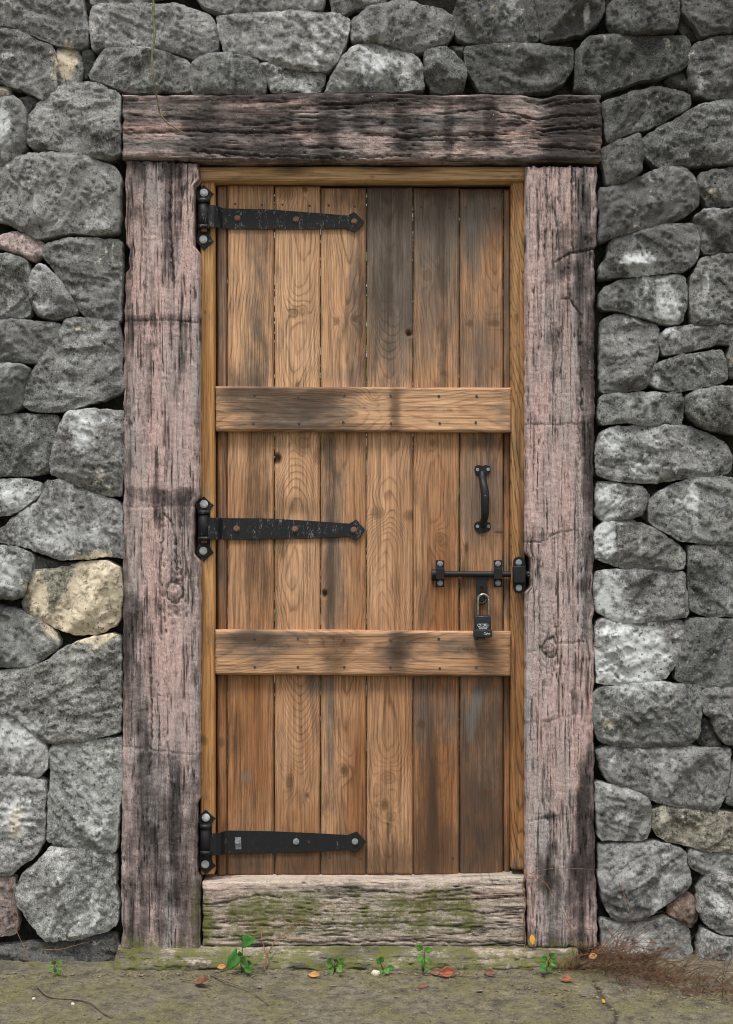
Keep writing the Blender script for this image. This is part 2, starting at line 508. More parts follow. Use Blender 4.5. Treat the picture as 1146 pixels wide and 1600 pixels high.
def ground_material():
    g = MatG('mossy_concrete')
    g.pos(False)
    big = g.noise(5, 6, 0.65); mid = g.noise(30, 7, 0.7); fine = g.noise(250, 5, 0.75)
    f = g.math('ADD', g.math('MULTIPLY', mid, 0.5), g.math('MULTIPLY', fine, 0.5))
    col = g.ramp(f, [(0.36, (0.045, 0.04, 0.028)), (0.47, (0.125, 0.112, 0.082)), (0.55, (0.2, 0.182, 0.138)), (0.65, (0.34, 0.31, 0.25))])
    moss = g.math('ADD', g.math('MULTIPLY', big, 0.6), g.math('MULTIPLY', mid, 0.4))
    col = g.mix(g.ramp(moss, [(0.45, 0.0), (0.56, 0.5), (0.68, 0.8)]), col, g.mix(g.ramp(fine, [(0.35, 0.0), (0.65, 1.0)]), (0.075, 0.07, 0.02), (0.235, 0.22, 0.08)))
    dk = g.noise(11, 6, 0.7)
    col = g.mix(g.ramp(dk, [(0.52, 0.0), (0.68, 0.7)]), col, (0.045, 0.043, 0.04))
    grit = g.ramp(g.noise(180, 2, 0.5), [(0.67, 0.0), (0.73, 0.8)])
    col = g.mix(grit, col, (0.30, 0.28, 0.23))
    pit = g.ramp(g.noise(120, 3, 0.6), [(0.31, 1.0), (0.37, 0.0)])
    col = g.mix(g.math('MULTIPLY', pit, 0.7), col, (0.02, 0.019, 0.015))
    col = g.mix(g.math('MULTIPLY', g.attr('crack'), 0.85), col, (0.015, 0.014, 0.011))
    b = g.bump(fine, 0.8, 0.003, g.bump(mid, 0.8, 0.006))
    return g.done(col, 0.95, b, 0.15)

M = dict(
    stone=stone_material(), mortar=mortar_material(),
    post=cast_material('cast_timber_upright', True), beam=cast_material('cast_timber_level', False, (0.26, 0.242, 0.23)), sill=cast_material('mossy_cast_timber', False, (0.46, 0.41, 0.335), (0.62, 0.485, 0.42)),
    plank=wood_material('weathered_pine', True), rail=wood_material('weathered_pine_level', False),
    jamb=wood_material('fresh_pine', True, (0.56, 0.33, 0.14), (0.40, 0.19, 0.07), (0.45, 0.21, 0.07), 0.55),
    jamb2=wood_material('streaked_pine', True, (0.47, 0.28, 0.13), (0.1, 0.048, 0.022), (0.3, 0.135, 0.05), 1.0),
    head=wood_material('fresh_pine_level', False, (0.58, 0.37, 0.195), (0.36, 0.19, 0.08), (0.42, 0.23, 0.09), 0.5),
    iron_worn=iron_material('worn_black_iron', 0.85, 0.45), iron=iron_material('black_iron', 0.3, 0.15),
    iron_lower=iron_material('scuffed_black_iron', 0.5, 0.3),
    zinc=plain('zinc', (0.42, 0.45, 0.45), (0.72, 0.75, 0.75), 120, 0.4, 0.35, 0.5),
    zinc_dull=plain('dull_zinc', (0.2, 0.22, 0.23), (0.42, 0.45, 0.46), 150, 0.45, 0.4, 0.5),
    rust=plain('rusted_bolt', (0.09, 0.042, 0.028), (0.3, 0.17, 0.12), 300, 0.85),
    screw=plain('weathered_screw', (0.025, 0.022, 0.02), (0.13, 0.12, 0.11), 200, 0.6, 0.3),
    steel=plain('bright_steel', (0.22, 0.26, 0.2), (0.5, 0.52, 0.46), 80, 0.28, 0.85, 0.5, 0.1),
    shell=plain('black_plastic', (0.012, 0.014, 0.018), (0.022, 0.025, 0.03), 300, 0.42, 0.0, 0.45, 0.25, 0.0005),
    print_=plain('white_print', (0.4, 0.42, 0.42), (0.52, 0.53, 0.53), 200, 0.6),
    sticker=plain('blue_white_sticker', (0.07, 0.1, 0.13), (0.26, 0.3, 0.33), 140, 0.6),
    ground=ground_material(),
    leaf=leaf_material('weed_leaf', (0.03, 0.12, 0.02), (0.08, 0.25, 0.04)),
    leaf2=leaf_material('young_leaf', (0.06, 0.18, 0.025), (0.15, 0.32, 0.055)),
    stem=plain('green_stem', (0.08, 0.13, 0.03), (0.16, 0.2, 0.06), 90, 0.7),
    vine=plain('lichen_vine', (0.07, 0.065, 0.035), (0.25, 0.25, 0.13), 110, 0.85),
    twig=plain('dry_twig', (0.07, 0.05, 0.04), (0.2, 0.16, 0.12), 150, 0.85),
    tendril=plain('red_brown_tendril', (0.13, 0.055, 0.025), (0.3, 0.15, 0.07), 90, 0.8),
    dryroot=plain('dry_rootlets', (0.03, 0.017, 0.012), (0.26, 0.14, 0.08), 28, 0.85),
    leaf_red=leaf_material('rust_leaf', (0.14, 0.035, 0.02), (0.36, 0.11, 0.05), 0.1),
    leaf_brown=leaf_material('brown_leaf', (0.1, 0.04, 0.025), (0.26, 0.13, 0.08), 0.1),
    leaf_orange=leaf_material('orange_leaf', (0.42, 0.19, 0.05), (0.62, 0.33, 0.12), 0.15),
    leaf_yellow=leaf_material('yellow_leaf', (0.6, 0.3, 0.02), (0.75, 0.45, 0.05), 0.15),
    pebble=plain('pale_pebble', (0.5, 0.47, 0.35), (0.72, 0.69, 0.55), 60, 0.9),
    grit=plain('grit', (0.03, 0.022, 0.016), (0.36, 0.29, 0.21), 170, 0.9),
    hedge=leaf_material('hedge_leaf', (0.05, 0.12, 0.02), (0.16, 0.28, 0.05), 0.3),
    dark_wood=plain('shade_painted_stop_timber', (0.018, 0.013, 0.01), (0.04, 0.028, 0.02), 50, 0.85),  # near-black tone puts the shade of the door gap into the timber colour
)

# ------------------------------------------------------------------ ground
def build_ground():
    xs = np.concatenate([[-600, -150, -50, -20, -8, -4, -2.4], np.linspace(-1.5, 1.5, 421), [2.4, 4, 8, 20, 50, 150, 600]])
    ys = np.concatenate([[-600, -150, -50, -20, -8, -4, -2, -1.2], np.linspace(-0.8, 0.12, 170), [0.4, 1, 3, 8, 20, 50, 150, 600]])
    X, Y = np.meshgrid(xs, ys)
    w = (np.abs(X) < 1.6) & (Y > -0.9) & (Y < 0.15)
    Z = (fbm(X * 4, Y * 4, 4, 3) * 0.004 + fbm(X * 22, Y * 22, 4, 9) * 0.004 + fbm(X * 55, Y * 55, 2, 13) * .0016) * w
    # the slab joint at the right, a ragged crack
    cx = 0.635 + fbm(Y * 9, Y * 0, 3, 5) * 0.02 + (Y + 0.3) * -0.04
    cr = np.exp(-((X - cx) / 0.0055) ** 2) * sstep(-0.12, -0.2, Y) * w
    Z = Z - cr * 0.008 + sstep(0.5, 1.1, X) * 0.012 * sstep(-0.45, -0.1, Y) * w
    V = np.stack([X, Y, Z], -1).reshape(-1, 3)
    F = grid_faces(len(xs), len(ys))[:, ::-1]
    o = mk('ground', V, F, M['ground'], None, True, {'crack': cr.ravel()})
    o['kind'] = 'structure'
    tag(o, 'mossy olive grey concrete ground in front of the doorstep')
build_ground()

# ------------------------------------------------------------------ the stone wall
CR = {'L1': (0, 0, 2.865), 'L2': (0, 480, 2.865), 'L3': (0, 980, 2.58), 'T1': (0, 0, 1.91), 'T2': (546, 0, 1.91),
      'R1': (800, 0, 2.9624), 'R2': (800, 500, 2.9624), 'R3': (800, 1000, 2.667), 'A': (0, 0, 1.0)}
# outline of every stone as surveyed; after the outline: brightness, and how far the face stands out
STONES = [
 ('L1', '0,0 345,0 372,60 392,130 385,195 350,210 235,195 150,150 60,115 0,92', .55),
 ('L1', '0,118 70,132 150,172 215,192 240,230 248,400 190,440 130,410 20,360 0,340', .5),
 ('L1', '250,212 345,215 365,280 355,345 300,385 255,382', .8, -14),
 ('L1', '368,215 420,222 412,270 378,340 360,300', .35, -14),
 ('L1', '0,378 30,385 40,418 0,428', .8, -10),
 ('L1', '0,442 70,435 105,470 118,560 112,640 60,720 0,765', .6),
 ('L1', '85,432 160,432 165,470 130,510 110,470', .4, -10),
 ('L1', '340,365 440,370 520,405 540,430 535,690 480,710 400,690 230,660 130,655 115,610 130,520 170,460 240,400', .72),
 ('L1', '80,690 200,680 300,690 390,700 500,740 528,770 525,1040 430,1045 300,1035 180,1060 100,1030 20,990 0,960 0,800 30,730', .72),
 ('L1', '10,1050 60,1035 140,1050 185,1085 185,1130 140,1165 80,1135 20,1110 0,1080', .8, -4, 'pink'),
 ('L1', '200,1090 300,1060 420,1070 540,1075 535,1435 440,1420 370,1400 320,1320 250,1210 190,1140', .66),
 ('L1', '0,1130 60,1140 110,1165 130,1210 120,1280 130,1380 125,1410 40,1425 0,1425', .55),
 ('L1', '180,1180 215,1200 260,1250 310,1330 345,1385 300,1410 200,1425 165,1395 130,1300 125,1240', .72),
 ('L1', '400,40 430,15 520,10 780,12 870,35 940,65 970,110 975,210 940,235 870,255 770,225 690,210 580,190 470,205 420,220 400,150', .78),
 ('L1', '470,215 580,205 680,225 770,245 830,265 852,285 845,400 760,410 650,405 560,400 480,370 390,345 420,270', .7),
 ('T1', '570,190 600,170 650,155 710,165 770,180 790,240 785,275 700,278 600,275 572,265', .6),
 ('T1', '648,45 720,40 880,30 1000,40 1045,55 1030,110 1010,170 980,205 910,205 840,190 780,165 700,160 670,150 655,90', .85),
 ('T1', '785,178 850,180 900,195 965,215 968,240 950,270 880,275 810,270 790,215 778,185', .75),
 ('T1', '560,-15 970,-15 960,22 900,28 800,30 680,32 600,12', .7),
 ('T1', '262,-50 555,-50 540,0 400,3 270,5', .5),
 ('T1', '985,-30 1150,-30 1146,10 1060,18 1030,35 990,38', .5),
 ('T2', '10,55 60,20 170,5 270,20 310,45 312,90 290,120 250,130 215,150 180,148 100,130 40,120 8,120', .62),
 ('T2', '-72,270 -60,240 -20,165 20,135 80,128 140,145 200,165 215,190 222,262 120,268 0,268', .72),
 ('T2', '225,150 290,140 320,165 345,195 345,260 290,272 250,262 232,230', .5),
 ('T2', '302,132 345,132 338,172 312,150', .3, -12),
 ('T2', '315,25 350,0 380,-20 545,-20 560,60 568,115 490,122 360,120 325,105 315,60', .42),
 ('T2', '350,135 450,125 560,130 665,138 670,200 640,240 600,265 540,270 400,272 370,235 350,200', .36),
 ('T2', '552,-15 755,-15 762,20 740,60 700,90 640,105 580,120 572,80', .32),
 ('T2', '768,25 780,5 850,-20 980,-20 982,40 975,90 880,95 805,95 785,70', .34),
 ('T2', '995,-20 1150,-20 1150,70 1080,95 1050,100 1030,60 1000,30', .36),
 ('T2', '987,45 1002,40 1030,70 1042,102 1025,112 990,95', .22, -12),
 ('T2', '680,150 720,110 850,105 1000,103 1020,130 1015,165 1000,200 930,225 860,235 800,260 745,280 700,268 678,265', .34),
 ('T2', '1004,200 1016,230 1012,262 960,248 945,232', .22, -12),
 ('T2', '1020,165 1040,130 1090,110 1150,95 1150,280 1080,295 1040,285 1020,250', .36),
 ('R1', '420,470 560,420 660,398 760,410 835,440 825,490 750,530 660,580 550,610 450,655 435,570', .36),
 ('R1', '415,690 500,650 600,610 608,700 605,790 550,820 450,855 430,780', .42),
 ('R1', '610,640 700,580 850,500 960,465 1026,450 1026,750 900,755 780,755 680,770 630,720 610,680', .44),
 ('R1', '410,870 500,860 600,815 700,775 800,765 840,810 870,870 870,940 800,1000 700,1030 600,1050 480,1090 405,1120 415,1000', .42),
 ('R1', '880,800 940,780 1026,775 1026,930 920,960 890,890 875,840', .5),
 ('R1', '460,1110 560,1070 700,1040 840,1030 870,1100 875,1170 830,1230 790,1250 650,1260 540,1275 415,1290 410,1240 450,1190', .46),
 ('R1', '850,1000 900,970 1026,965 1026,1130 950,1170 895,1170 870,1090', .5),
 ('R1', '420,1330 500,1300 650,1280 760,1265 810,1280 812,1390 790,1490 700,1490 600,1460 500,1430 415,1430', .5),
 ('R1', '880,1190 960,1180 1026,1180 1026,1490 930,1490 850,1500 835,1400 835,1280', .5),
 ('R2', '420,5 480,-25 560,-15 680,30 685,90 670,180 640,240 620,310 600,325 420,335 415,200', .52),
 ('R2', '690,60 740,30 850,20 1026,12 1026,95 950,110 850,140 710,165 695,120', .55),
 ('R2', '640,230 700,190 800,160 980,135 1000,260 960,290 850,315 790,325 700,315 635,290', .6),
 ('R2', '1005,170 1018,120 1026,100 1026,285 1010,260', .4, -6),
 ('R2', '420,345 560,335 780,335 800,370 795,480 700,488 560,470 420,485 412,420', .55),
 ('R2', '810,350 880,315 1026,300 1026,530 960,520 880,490 820,450', .5),
 ('R2', '415,530 470,490 600,490 820,495 920,530 1000,580 1015,640 1005,710 940,720 820,725 650,750 470,740 400,715 398,600', .62),
 ('R2', '400,750 500,755 620,775 625,830 600,910 520,920 420,930 390,880', .62, -2),
 ('R2', '604,905 636,800 646,815 628,925', .4, -10, 'pink'),
 ('R2', '640,850 690,790 800,745 920,730 1026,740 1026,1030 900,1035 790,1020 700,970 640,930', .7),
 ('R2', '410,950 470,925 580,935 690,985 780,1040 800,1080 795,1160 600,1155 480,1140 390,1100 388,1000', .58),
 ('R2', '400,1160 560,1160 800,1170 810,1270 820,1370 700,1385 580,1400 480,1395 400,1350 388,1260', .55),
 ('R2', '822,1050 900,1040 1026,1050 1026,1370 900,1370 835,1340 825,1200', .58),
 ('A', '935,976 948,966 975,972 1019,972 1066,971 1072,983 1059,1034 1040,1062 980,1069 937,1068 931,1022', .9),
 ('R3', '730,-75 780,-85 923,-85 923,195 820,200 760,180 690,165 690,130 710,50', .44),
 ('R3', '345,230 380,200 480,195 620,180 780,195 795,240 790,330 785,390 740,445 600,445 450,440 370,430 345,330', .52),
 ('R3', '800,215 870,205 923,210 923,440 890,430 860,380 845,330 810,310 798,260', .55),
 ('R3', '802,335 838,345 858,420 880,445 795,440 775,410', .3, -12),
 ('R3', '360,470 400,445 600,450 910,455 915,500 895,650 850,715 740,700 620,680 520,635 420,600 380,550', .72),
 ('R3', '355,600 450,615 540,650 580,680 578,780 560,830 460,845 370,835 360,720', .72),
 ('R3', '590,720 640,690 740,705 860,720 923,730 923,890 840,880 740,860 640,840 590,790', .6, 0, 'warm'),
 ('R3', '905,540 918,520 923,515 923,705 897,690', .45, -4),
 ('R3', '745,880 840,890 923,905 923,1000 850,990 760,970 748,930', .6),
 ('R3', '370,860 500,855 620,850 720,880 745,960 745,1020 690,1075 620,1120 550,1170 440,1170 390,1110 370,1020', .72),
 ('R3', '660,1095 720,1065 770,1090 775,1190 740,1200 690,1165 662,1150', .55, -6, 'red'),
 ('R3', '790,1030 830,990 923,1005 923,1240 870,1225 800,1170 785,1120', .78),
 ('R3', '380,1170 440,1180 560,1190 640,1165 700,1185 745,1220 750,1290 760,1360 600,1345 500,1340 385,1330', .62),
 ('R3', '800,1210 870,1240 923,1260 923,1470 860,1440 800,1400 790,1300', .66),
 ('L2', '0,60 120,60 260,75 255,110 210,170 160,240 80,240 0,235', .6),
 ('L2', '290,60 350,45 430,55 530,65 540,200 550,375 460,410 380,430 260,465 170,465 100,440 95,380 150,280 230,160', .66),
 ('L2', '0,250 80,255 130,275 100,350 85,440 40,470 0,470', .5),
 ('L2', '0,485 120,480 250,480 265,520 235,610 215,740 100,750 0,755', .52),
 ('L2', '300,470 380,455 480,465 550,465 553,700 545,845 480,840 380,800 300,770 225,740 230,640 265,540', .62),
 ('L2', '0,770 80,770 180,785 170,840 100,890 50,920 0,960', .9),
 ('L2', '205,778 260,772 360,810 480,850 540,880 545,1000 550,1120 480,1115 350,1125 250,1120 130,1080 60,1060 0,1032 10,985 80,925 172,870', .7),
 ('L2', '0,1075 60,1070 140,1110 130,1180 100,1290 60,1310 0,1290', .66),
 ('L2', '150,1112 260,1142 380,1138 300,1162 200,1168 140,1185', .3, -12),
 ('L2', '130,1180 250,1175 370,1145 480,1145 540,1170 545,1300 520,1420 450,1460 340,1465 280,1440 220,1420 120,1380 100,1340 110,1250', .7, 0, 'warm'),
 ('L3', '0,-90 50,-70 100,-50 180,-5 235,50 220,95 170,130 100,155 0,165', .6),
 ('L3', '0,190 80,170 170,150 240,100 330,55 440,30 480,40 485,200 485,380 480,430 400,440 300,465 190,465 130,420 60,360 0,310', .64),
 ('L3', '0,335 40,360 110,415 170,460 188,520 185,570 150,605 60,595 0,595', .92),
 ('L3', '195,490 300,470 400,455 488,450 486,600 470,800 465,910 380,905 230,885 190,860 192,700 205,590', .86),
 ('L3', '0,605 80,610 175,625 175,760 170,860 130,930 70,970 40,1000 0,1000', .92),
 ('L3', '80,1010 150,950 200,895 300,900 460,925 460,1050 470,1200 420,1235 320,1255 190,1270 120,1200 65,1120 65,1060', .88),
 ('L3', '0,1015 50,1015 55,1060 65,1180 60,1245 0,1270', .6, -6, 'pink'),
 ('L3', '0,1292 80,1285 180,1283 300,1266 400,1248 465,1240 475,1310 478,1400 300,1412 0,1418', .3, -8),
]
LIME = [(8, 205, 10, 42, .9), (585, 98, 24, 26, .7), (572, 105, 6, 30, .5), (520, 60, 40, 22, .25), (1000, 408, 26, 22, .75), (1045, 470, 22, 32, .8),
        (1010, 455, 8, 20, .4), (1105, 440, 5, 20, .7), (1052, 518, 14, 14, .5), (1030, 590, 12, 14, .5), (955, 688, 18, 26, .7),
        (950, 785, 24, 28, .7), (945, 842, 15, 34, .9), (952, 925, 22, 32, .85), (1086, 790, 8, 40, .55), (1060, 790, 30, 25, .25),
        (985, 1022, 48, 48, 1.5), (125, 672, 20, 36, .7), (165, 655, 18, 14, .4), (25, 775, 34, 30, .7), (80, 835, 50, 34, .55), (150, 830, 22, 24, .4),
        (10, 890, 26, 30, .5), (20, 1150, 40, 40, .55), (18, 1290, 34, 56, .5), (110, 1235, 36, 40, .25), (110, 1380, 40, 36, .2),
        (150, 345, 22, 14, .3), (918, 22, 6, 18, .6), (12, 85, 10, 14, .45), (95, 600, 20, 20, .3), (800, 20, 12, 30, .3), (690, 90, 40, 8, .25),
        (1000, 860, 10, 25, .4), (1095, 132, 8, 22, .4), (975, 1280, 22, 30, .3), (990, 1370, 40, 40, .2), (1120, 1410, 20, 30, .4), (70, 480, 15, 14, .35)]
CREAM = [(152, 925, 32, 46, 1.9), (132, 972, 44, 24, 1.6), (58, 925, 18, 34, .45), (105, 98, 14, 28, .85), (3, 140, 10, 8, .8), (20, 1300, 20, 40, .3)]

def densify(poly, step):
    out = []
    n = len(poly)
    for i in range(n):
        a = poly[i]; b = poly[(i + 1) % n]
        k = max(1, int(np.hypot(*(b - a)) / step))
        for j in range(k): out.append(a + (b - a) * j / k)
    return np.array(out)

def chaikin(p, n=2, q=0.22):
    for _ in range(n):
        r = np.roll(p, -1, 0)
        p = np.stack([p * (1 - q) + r * q, p * q + r * (1 - q)], 1).reshape(-1, 2)
    return p

def stone_arrays(poly, seed, front, back=0.075, step=3.2, relief=1.0):
    rr = np.random.default_rng(seed)
    p = densify(poly, 22)
    p = p + rr.normal(0, 0.9, p.shape)
    p = chaikin(p, 1, 0.14)
    per = np.hypot(*(np.roll(p, -1, 0) - p).T).sum()
    N = int(np.clip(per / step, 40, 320))
    # even resample
    seg = np.hypot(*(np.roll(p, -1, 0) - p).T); cum = np.concatenate([[0], np.cumsum(seg)])
    q = np.concatenate([p, p[:1]])
    tt = np.linspace(0, cum[-1], N, endpoint=False)
    B = np.stack([np.interp(tt, cum, q[:, 0]), np.interp(tt, cum, q[:, 1])], 1)
    c = B.mean(0)
    # jagged outline
    dirv = B - c; L = np.hypot(*dirv.T)[:, None]; dirv = dirv / L
    j = fbm(B[:, 0] / 22, B[:, 1] / 22, 3, seed) * 2.2 + fbm(B[:, 0] / 7, B[:, 1] / 7, 2, seed + 5) * 1.5
    B = B + dirv * (j[:, None] + 2.6)
    tn = np.roll(B, -1, 0) - np.roll(B, 1, 0)
    tn = tn / np.maximum(np.hypot(*tn.T)[:, None], 1e-6)
    inn = np.stack([-tn[:, 1], tn[:, 0]], 1)
    if ((c - B) * inn).sum() < 0: inn = -inn
    gx, gy = np.meshgrid(np.arange(B[:, 0].min(), B[:, 0].max(), step * .95), np.arange(B[:, 1].min(), B[:, 1].max(), step * .85))
    gx = gx + (np.arange(gx.shape[0]) % 2)[:, None] * step * .47
    g = np.stack([gx.ravel(), gy.ravel()], 1)
    g = g + rr.normal(0, step * .1, g.shape)
    # inside test
    a0 = B; b0 = np.roll(B, -1, 0)
    cond = (a0[None, :, 1] > g[:, None, 1]) != (b0[None, :, 1] > g[:, None, 1])
    dyy = np.where(b0[:, 1] == a0[:, 1], 1e-9, b0[:, 1] - a0[:, 1])
    xin = (b0[:, 0] - a0[:, 0])[None] * (g[:, None, 1] - a0[None, :, 1]) / dyy[None] + a0[None, :, 0]
    g = g[((cond & (g[:, None, 0] < xin)).sum(1) % 2) == 1]
    ring1 = B + inn * min(1.1, step * .4); ring2 = B + inn * min(2.9, step * .95)
    pts = np.concatenate([B, ring1, ring2, g])
    # distance to the outline
    A = B; E = np.roll(B, -1, 0) - B; ee = (E ** 2).sum(1)
    d = np.full(len(pts), 1e9)
    for k0 in range(0, len(pts), 4000):
        w = pts[k0:k0 + 4000, None] - A[None]
        t = np.clip((w * E[None]).sum(2) / ee[None], 0, 1)
        dd = w - t[..., None] * E[None]
        d[k0:k0 + 4000] = np.sqrt((dd ** 2).sum(2).min(1))
    keep = np.ones(len(pts), bool)
    keep[N:2 * N] = d[N:2 * N] > .7
    keep[2 * N:3 * N] = d[2 * N:3 * N] > 1.9
    keep[3 * N:] = d[3 * N:] > 3.6
    pts = pts[keep]; d = d[keep]
    nb_ = len(pts)
    vo, _, fo, ov, _, _ = delaunay_2d_cdt([Vector(q) for q in (pts - c)], [(i, (i + 1) % N) for i in range(N)], [], 1, 1e-5)
    src = np.array([q[0] if q else 0 for q in ov])
    tri = np.array([f for f in fo if len(f) == 3])
    tri = src[tri]
    X, Y = pts[:, 0], pts[:, 1]
    dm = d.max()
    R = min(4.2, dm * 0.4)
    H = min(27.0, 9 + dm * 0.42)
    wob = 1 + 0.8 * fbm(X / 26, Y / 26, 3, seed + 9)
    qd = np.clip(d / (R * np.clip(wob, 0.35, 2.2)), 0, 1)
    h = H * (.55 + .45 * np.clip(1 - (1 - qd) ** 2.4, 0, 1) ** 0.7)
    # hewn facets: nearly flat faces that break to a chamfer on a few sides
    h = h + 0.05 * ((X - c[0]) * rr.normal(0, 1) + (Y - c[1]) * rr.normal(0, 1))
    tops = np.full(len(pts), 1e9)
    for k in range(rr.integers(2, 5)):
        a = rr.uniform(0, 2 * math.pi)
        sl = rr.uniform(0.35, 1.3)
        pr = (X - c[0]) * math.cos(a) + (Y - c[1]) * math.sin(a)
        reach = np.percentile(pr, 97)
        pl = H + 1.0 - sl * (pr - reach * rr.uniform(0.3, 0.85) + 7 * fbm(X / 34, Y / 34, 4, seed + 31 + k) + 2.5 * fbm(X / 9, Y / 9, 2, seed + 51 + k))
        tops = np.minimum(tops, pl)
    for k in range(int(np.clip(per / 34, 4, 20))):
        pk = pts[rr.integers(0, len(pts))]
        a = math.atan2(pk[1] - c[1], pk[0] - c[0]) + rr.normal(0, 1.9)
        sl = abs(rr.normal(0, .27)) + .05
        pl = H * rr.uniform(.92, 1.15) - sl * ((X - pk[0]) * math.cos(a) + (Y - pk[1]) * math.sin(a) + 5 * fbm(X / 24, Y / 24, 4, seed + 131 + k))
        tops = np.minimum(tops, pl)
    tops = np.maximum(tops, H * 0.34)
    h = np.minimum(h, tops)
    m = np.clip(d / 7, 0.2, 1) * relief
    ca, sa = math.cos(seed * 1.7), math.sin(seed * 1.7)
    sx_, sy_ = (X * ca + Y * sa) / 70, (-X * sa + Y * ca) / 34
    f1 = fbm(sx_ + 0.35 * fbm(X / 13, Y / 13, 3, seed + 3), sy_, 3, seed + 70)
    step_ = sstep(-0.03, 0.03, f1 - 0.12) - 1.5 * np.clip(f1 - 0.12, 0, .6) + sstep(-0.03, 0.03, f1 + 0.3) * .6
    h = h + m * (4.2 * step_ + 1.8 * fbm(X / 60, Y / 60, 3, seed + 2) + 0.8 * fbm(X / 15, Y / 15, 3, seed + 4) + 0.8 * fbm(X / 5, Y / 5, 2, seed + 6))
    V = np.stack([wx(X, front), front - h * S + 0.03, wz(Y, front)], 1)
    nb = len(V)
    BV = V[:N].copy(); BV[:, 1] = back
    k = np.arange(N); k2 = (k + 1) % N
    SF = np.stack([k, nb + k, nb + k2, k2], 1)
    V = np.concatenate([V, BV])
    X = np.concatenate([X, X[:N]]); Y = np.concatenate([Y, Y[:N]])
    faces = SF.tolist() + tri.tolist()
    return V, faces, X, Y

wall = thing('stone_wall', 'rough wall of grey weathered field stones surrounding the wooden door', 'wall', (0, 0.15, 0))
TINT = {None: (1.0, 1.0, 0.985), 'pink': (1.25, 1.0, 0.95), 'warm': (1.1, 1.04, 0.85), 'red': (1.15, 0.85, 0.72)}
def build_stones():
    for i, st in enumerate(STONES):
        ox, oy, sc = CR[st[0]]
        p = np.array([[float(v) for v in q.split(',')] for q in st[1].split()]) / sc + np.array([ox, oy])
        ext = 38 + 22 * ((i * 7) % 5) / 5
        p[:, 0] = np.where(p[:, 0] <= 0.5, p[:, 0] - ext, p[:, 0])
        p[:, 0] = np.where(p[:, 0] >= 1145.5, p[:, 0] + ext, p[:, 0])
        p[:, 1] = np.where(p[:, 1] <= 0.5, p[:, 1] - 26, p[:, 1])
        a = p; b = np.roll(p, -1, 0)
        if (a[:, 0] * b[:, 1] - b[:, 0] * a[:, 1]).sum() < 0: p = p[::-1]
        v = st[2]; out = st[3] if len(st) > 3 else 0
        tn = TINT[st[4] if len(st) > 4 else None]
        rr = random.Random(i * 13 + 5)
        front = -0.004 - out * 0.0018 + rr.uniform(-0.006, 0.006)
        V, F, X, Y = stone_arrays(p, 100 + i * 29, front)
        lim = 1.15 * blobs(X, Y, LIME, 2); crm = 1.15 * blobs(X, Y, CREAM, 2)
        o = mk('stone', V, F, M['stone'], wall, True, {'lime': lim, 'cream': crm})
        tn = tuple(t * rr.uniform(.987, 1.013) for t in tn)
        v = v * 1.72 * (1 - .2 * float(sstep(520, 900, p[:, 0].mean()) * sstep(480, 150, p[:, 1].mean())))  # darker to the upper right: weathering plus corner light falloff painted into the tint
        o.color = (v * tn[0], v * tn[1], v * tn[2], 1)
build_stones()

def build_mortar():
    h = lambda X, Y, d: 4.5 * fbm(X / 30, Y / 30, 4, 71) + 4 * fbm(X / 13, Y / 13, 3, 73)
    VV = []; FF = []; n = 0
    for a in ((-900, 205, -420, 1520), (922, 2046, -420, 1520), (205, 922, -420, 175)):
        V, F, _ = slab_arrays(*a, 7, 0.052, 0.42, hfn=h, r=0)
        VV.append(V); FF.append(F + n); n += len(V)
    mk('mortar', np.concatenate(VV), np.concatenate(FF), M['mortar'], wall, True)
build_mortar()

def build_outer_rubble():
    """the wall goes on past both sides of the doorway's surroundings"""
    rr = random.Random(3)
    VV = []; FF = []; n = 0
    lim = []; k = 0
    for xa, xb, ya, yb in ((-880, -72, -400, 1500), (1220, 2030, -400, 1500), (-72, 1220, -400, -48)):
        y = ya
        while y < yb - 40:
            hh = min(rr.uniform(75, 130), yb - y)
            x = xa
            while x < xb - 40:
                ww = min(rr.uniform(90, 210), xb - x)
                jx = lambda: rr.uniform(-9, 9)
                q = np.array([[x + 5 + jx(), y + 5 + jx()], [x + ww / 2, y + 4 + jx()], [x + ww - 5 + jx(), y + 5 + jx()], [x + ww - 4 + jx(), y + hh - 5 + jx()],
                              [x + ww / 2, y + hh - 4 + jx()], [x + 5 + jx(), y + hh - 5 + jx()]])
                V, F, X, Y = stone_arrays(q, 9000 + k, -0.004, step=9)
                VV.append(V); FF += [tuple(i + n for i in f) for f in F]; n += len(V); k += 1
                x += ww
            y += hh
    V = np.concatenate(VV)
    o = mk('outer_stones', V, FF, M['stone'], wall, True, {'lime': np.zeros(len(V)), 'cream': np.zeros(len(V))})
    o['kind'] = 'stuff'
    o.color = (0.9, 0.9, 0.89, 1)
build_outer_rubble()

# ------------------------------------------------------------------ cast surround: lintel, two posts, sill
surround = thing('door_surround', 'weathered pink and charcoal surround of cast timber posts and lintel', 'door surround', (0, 0.1, 0))

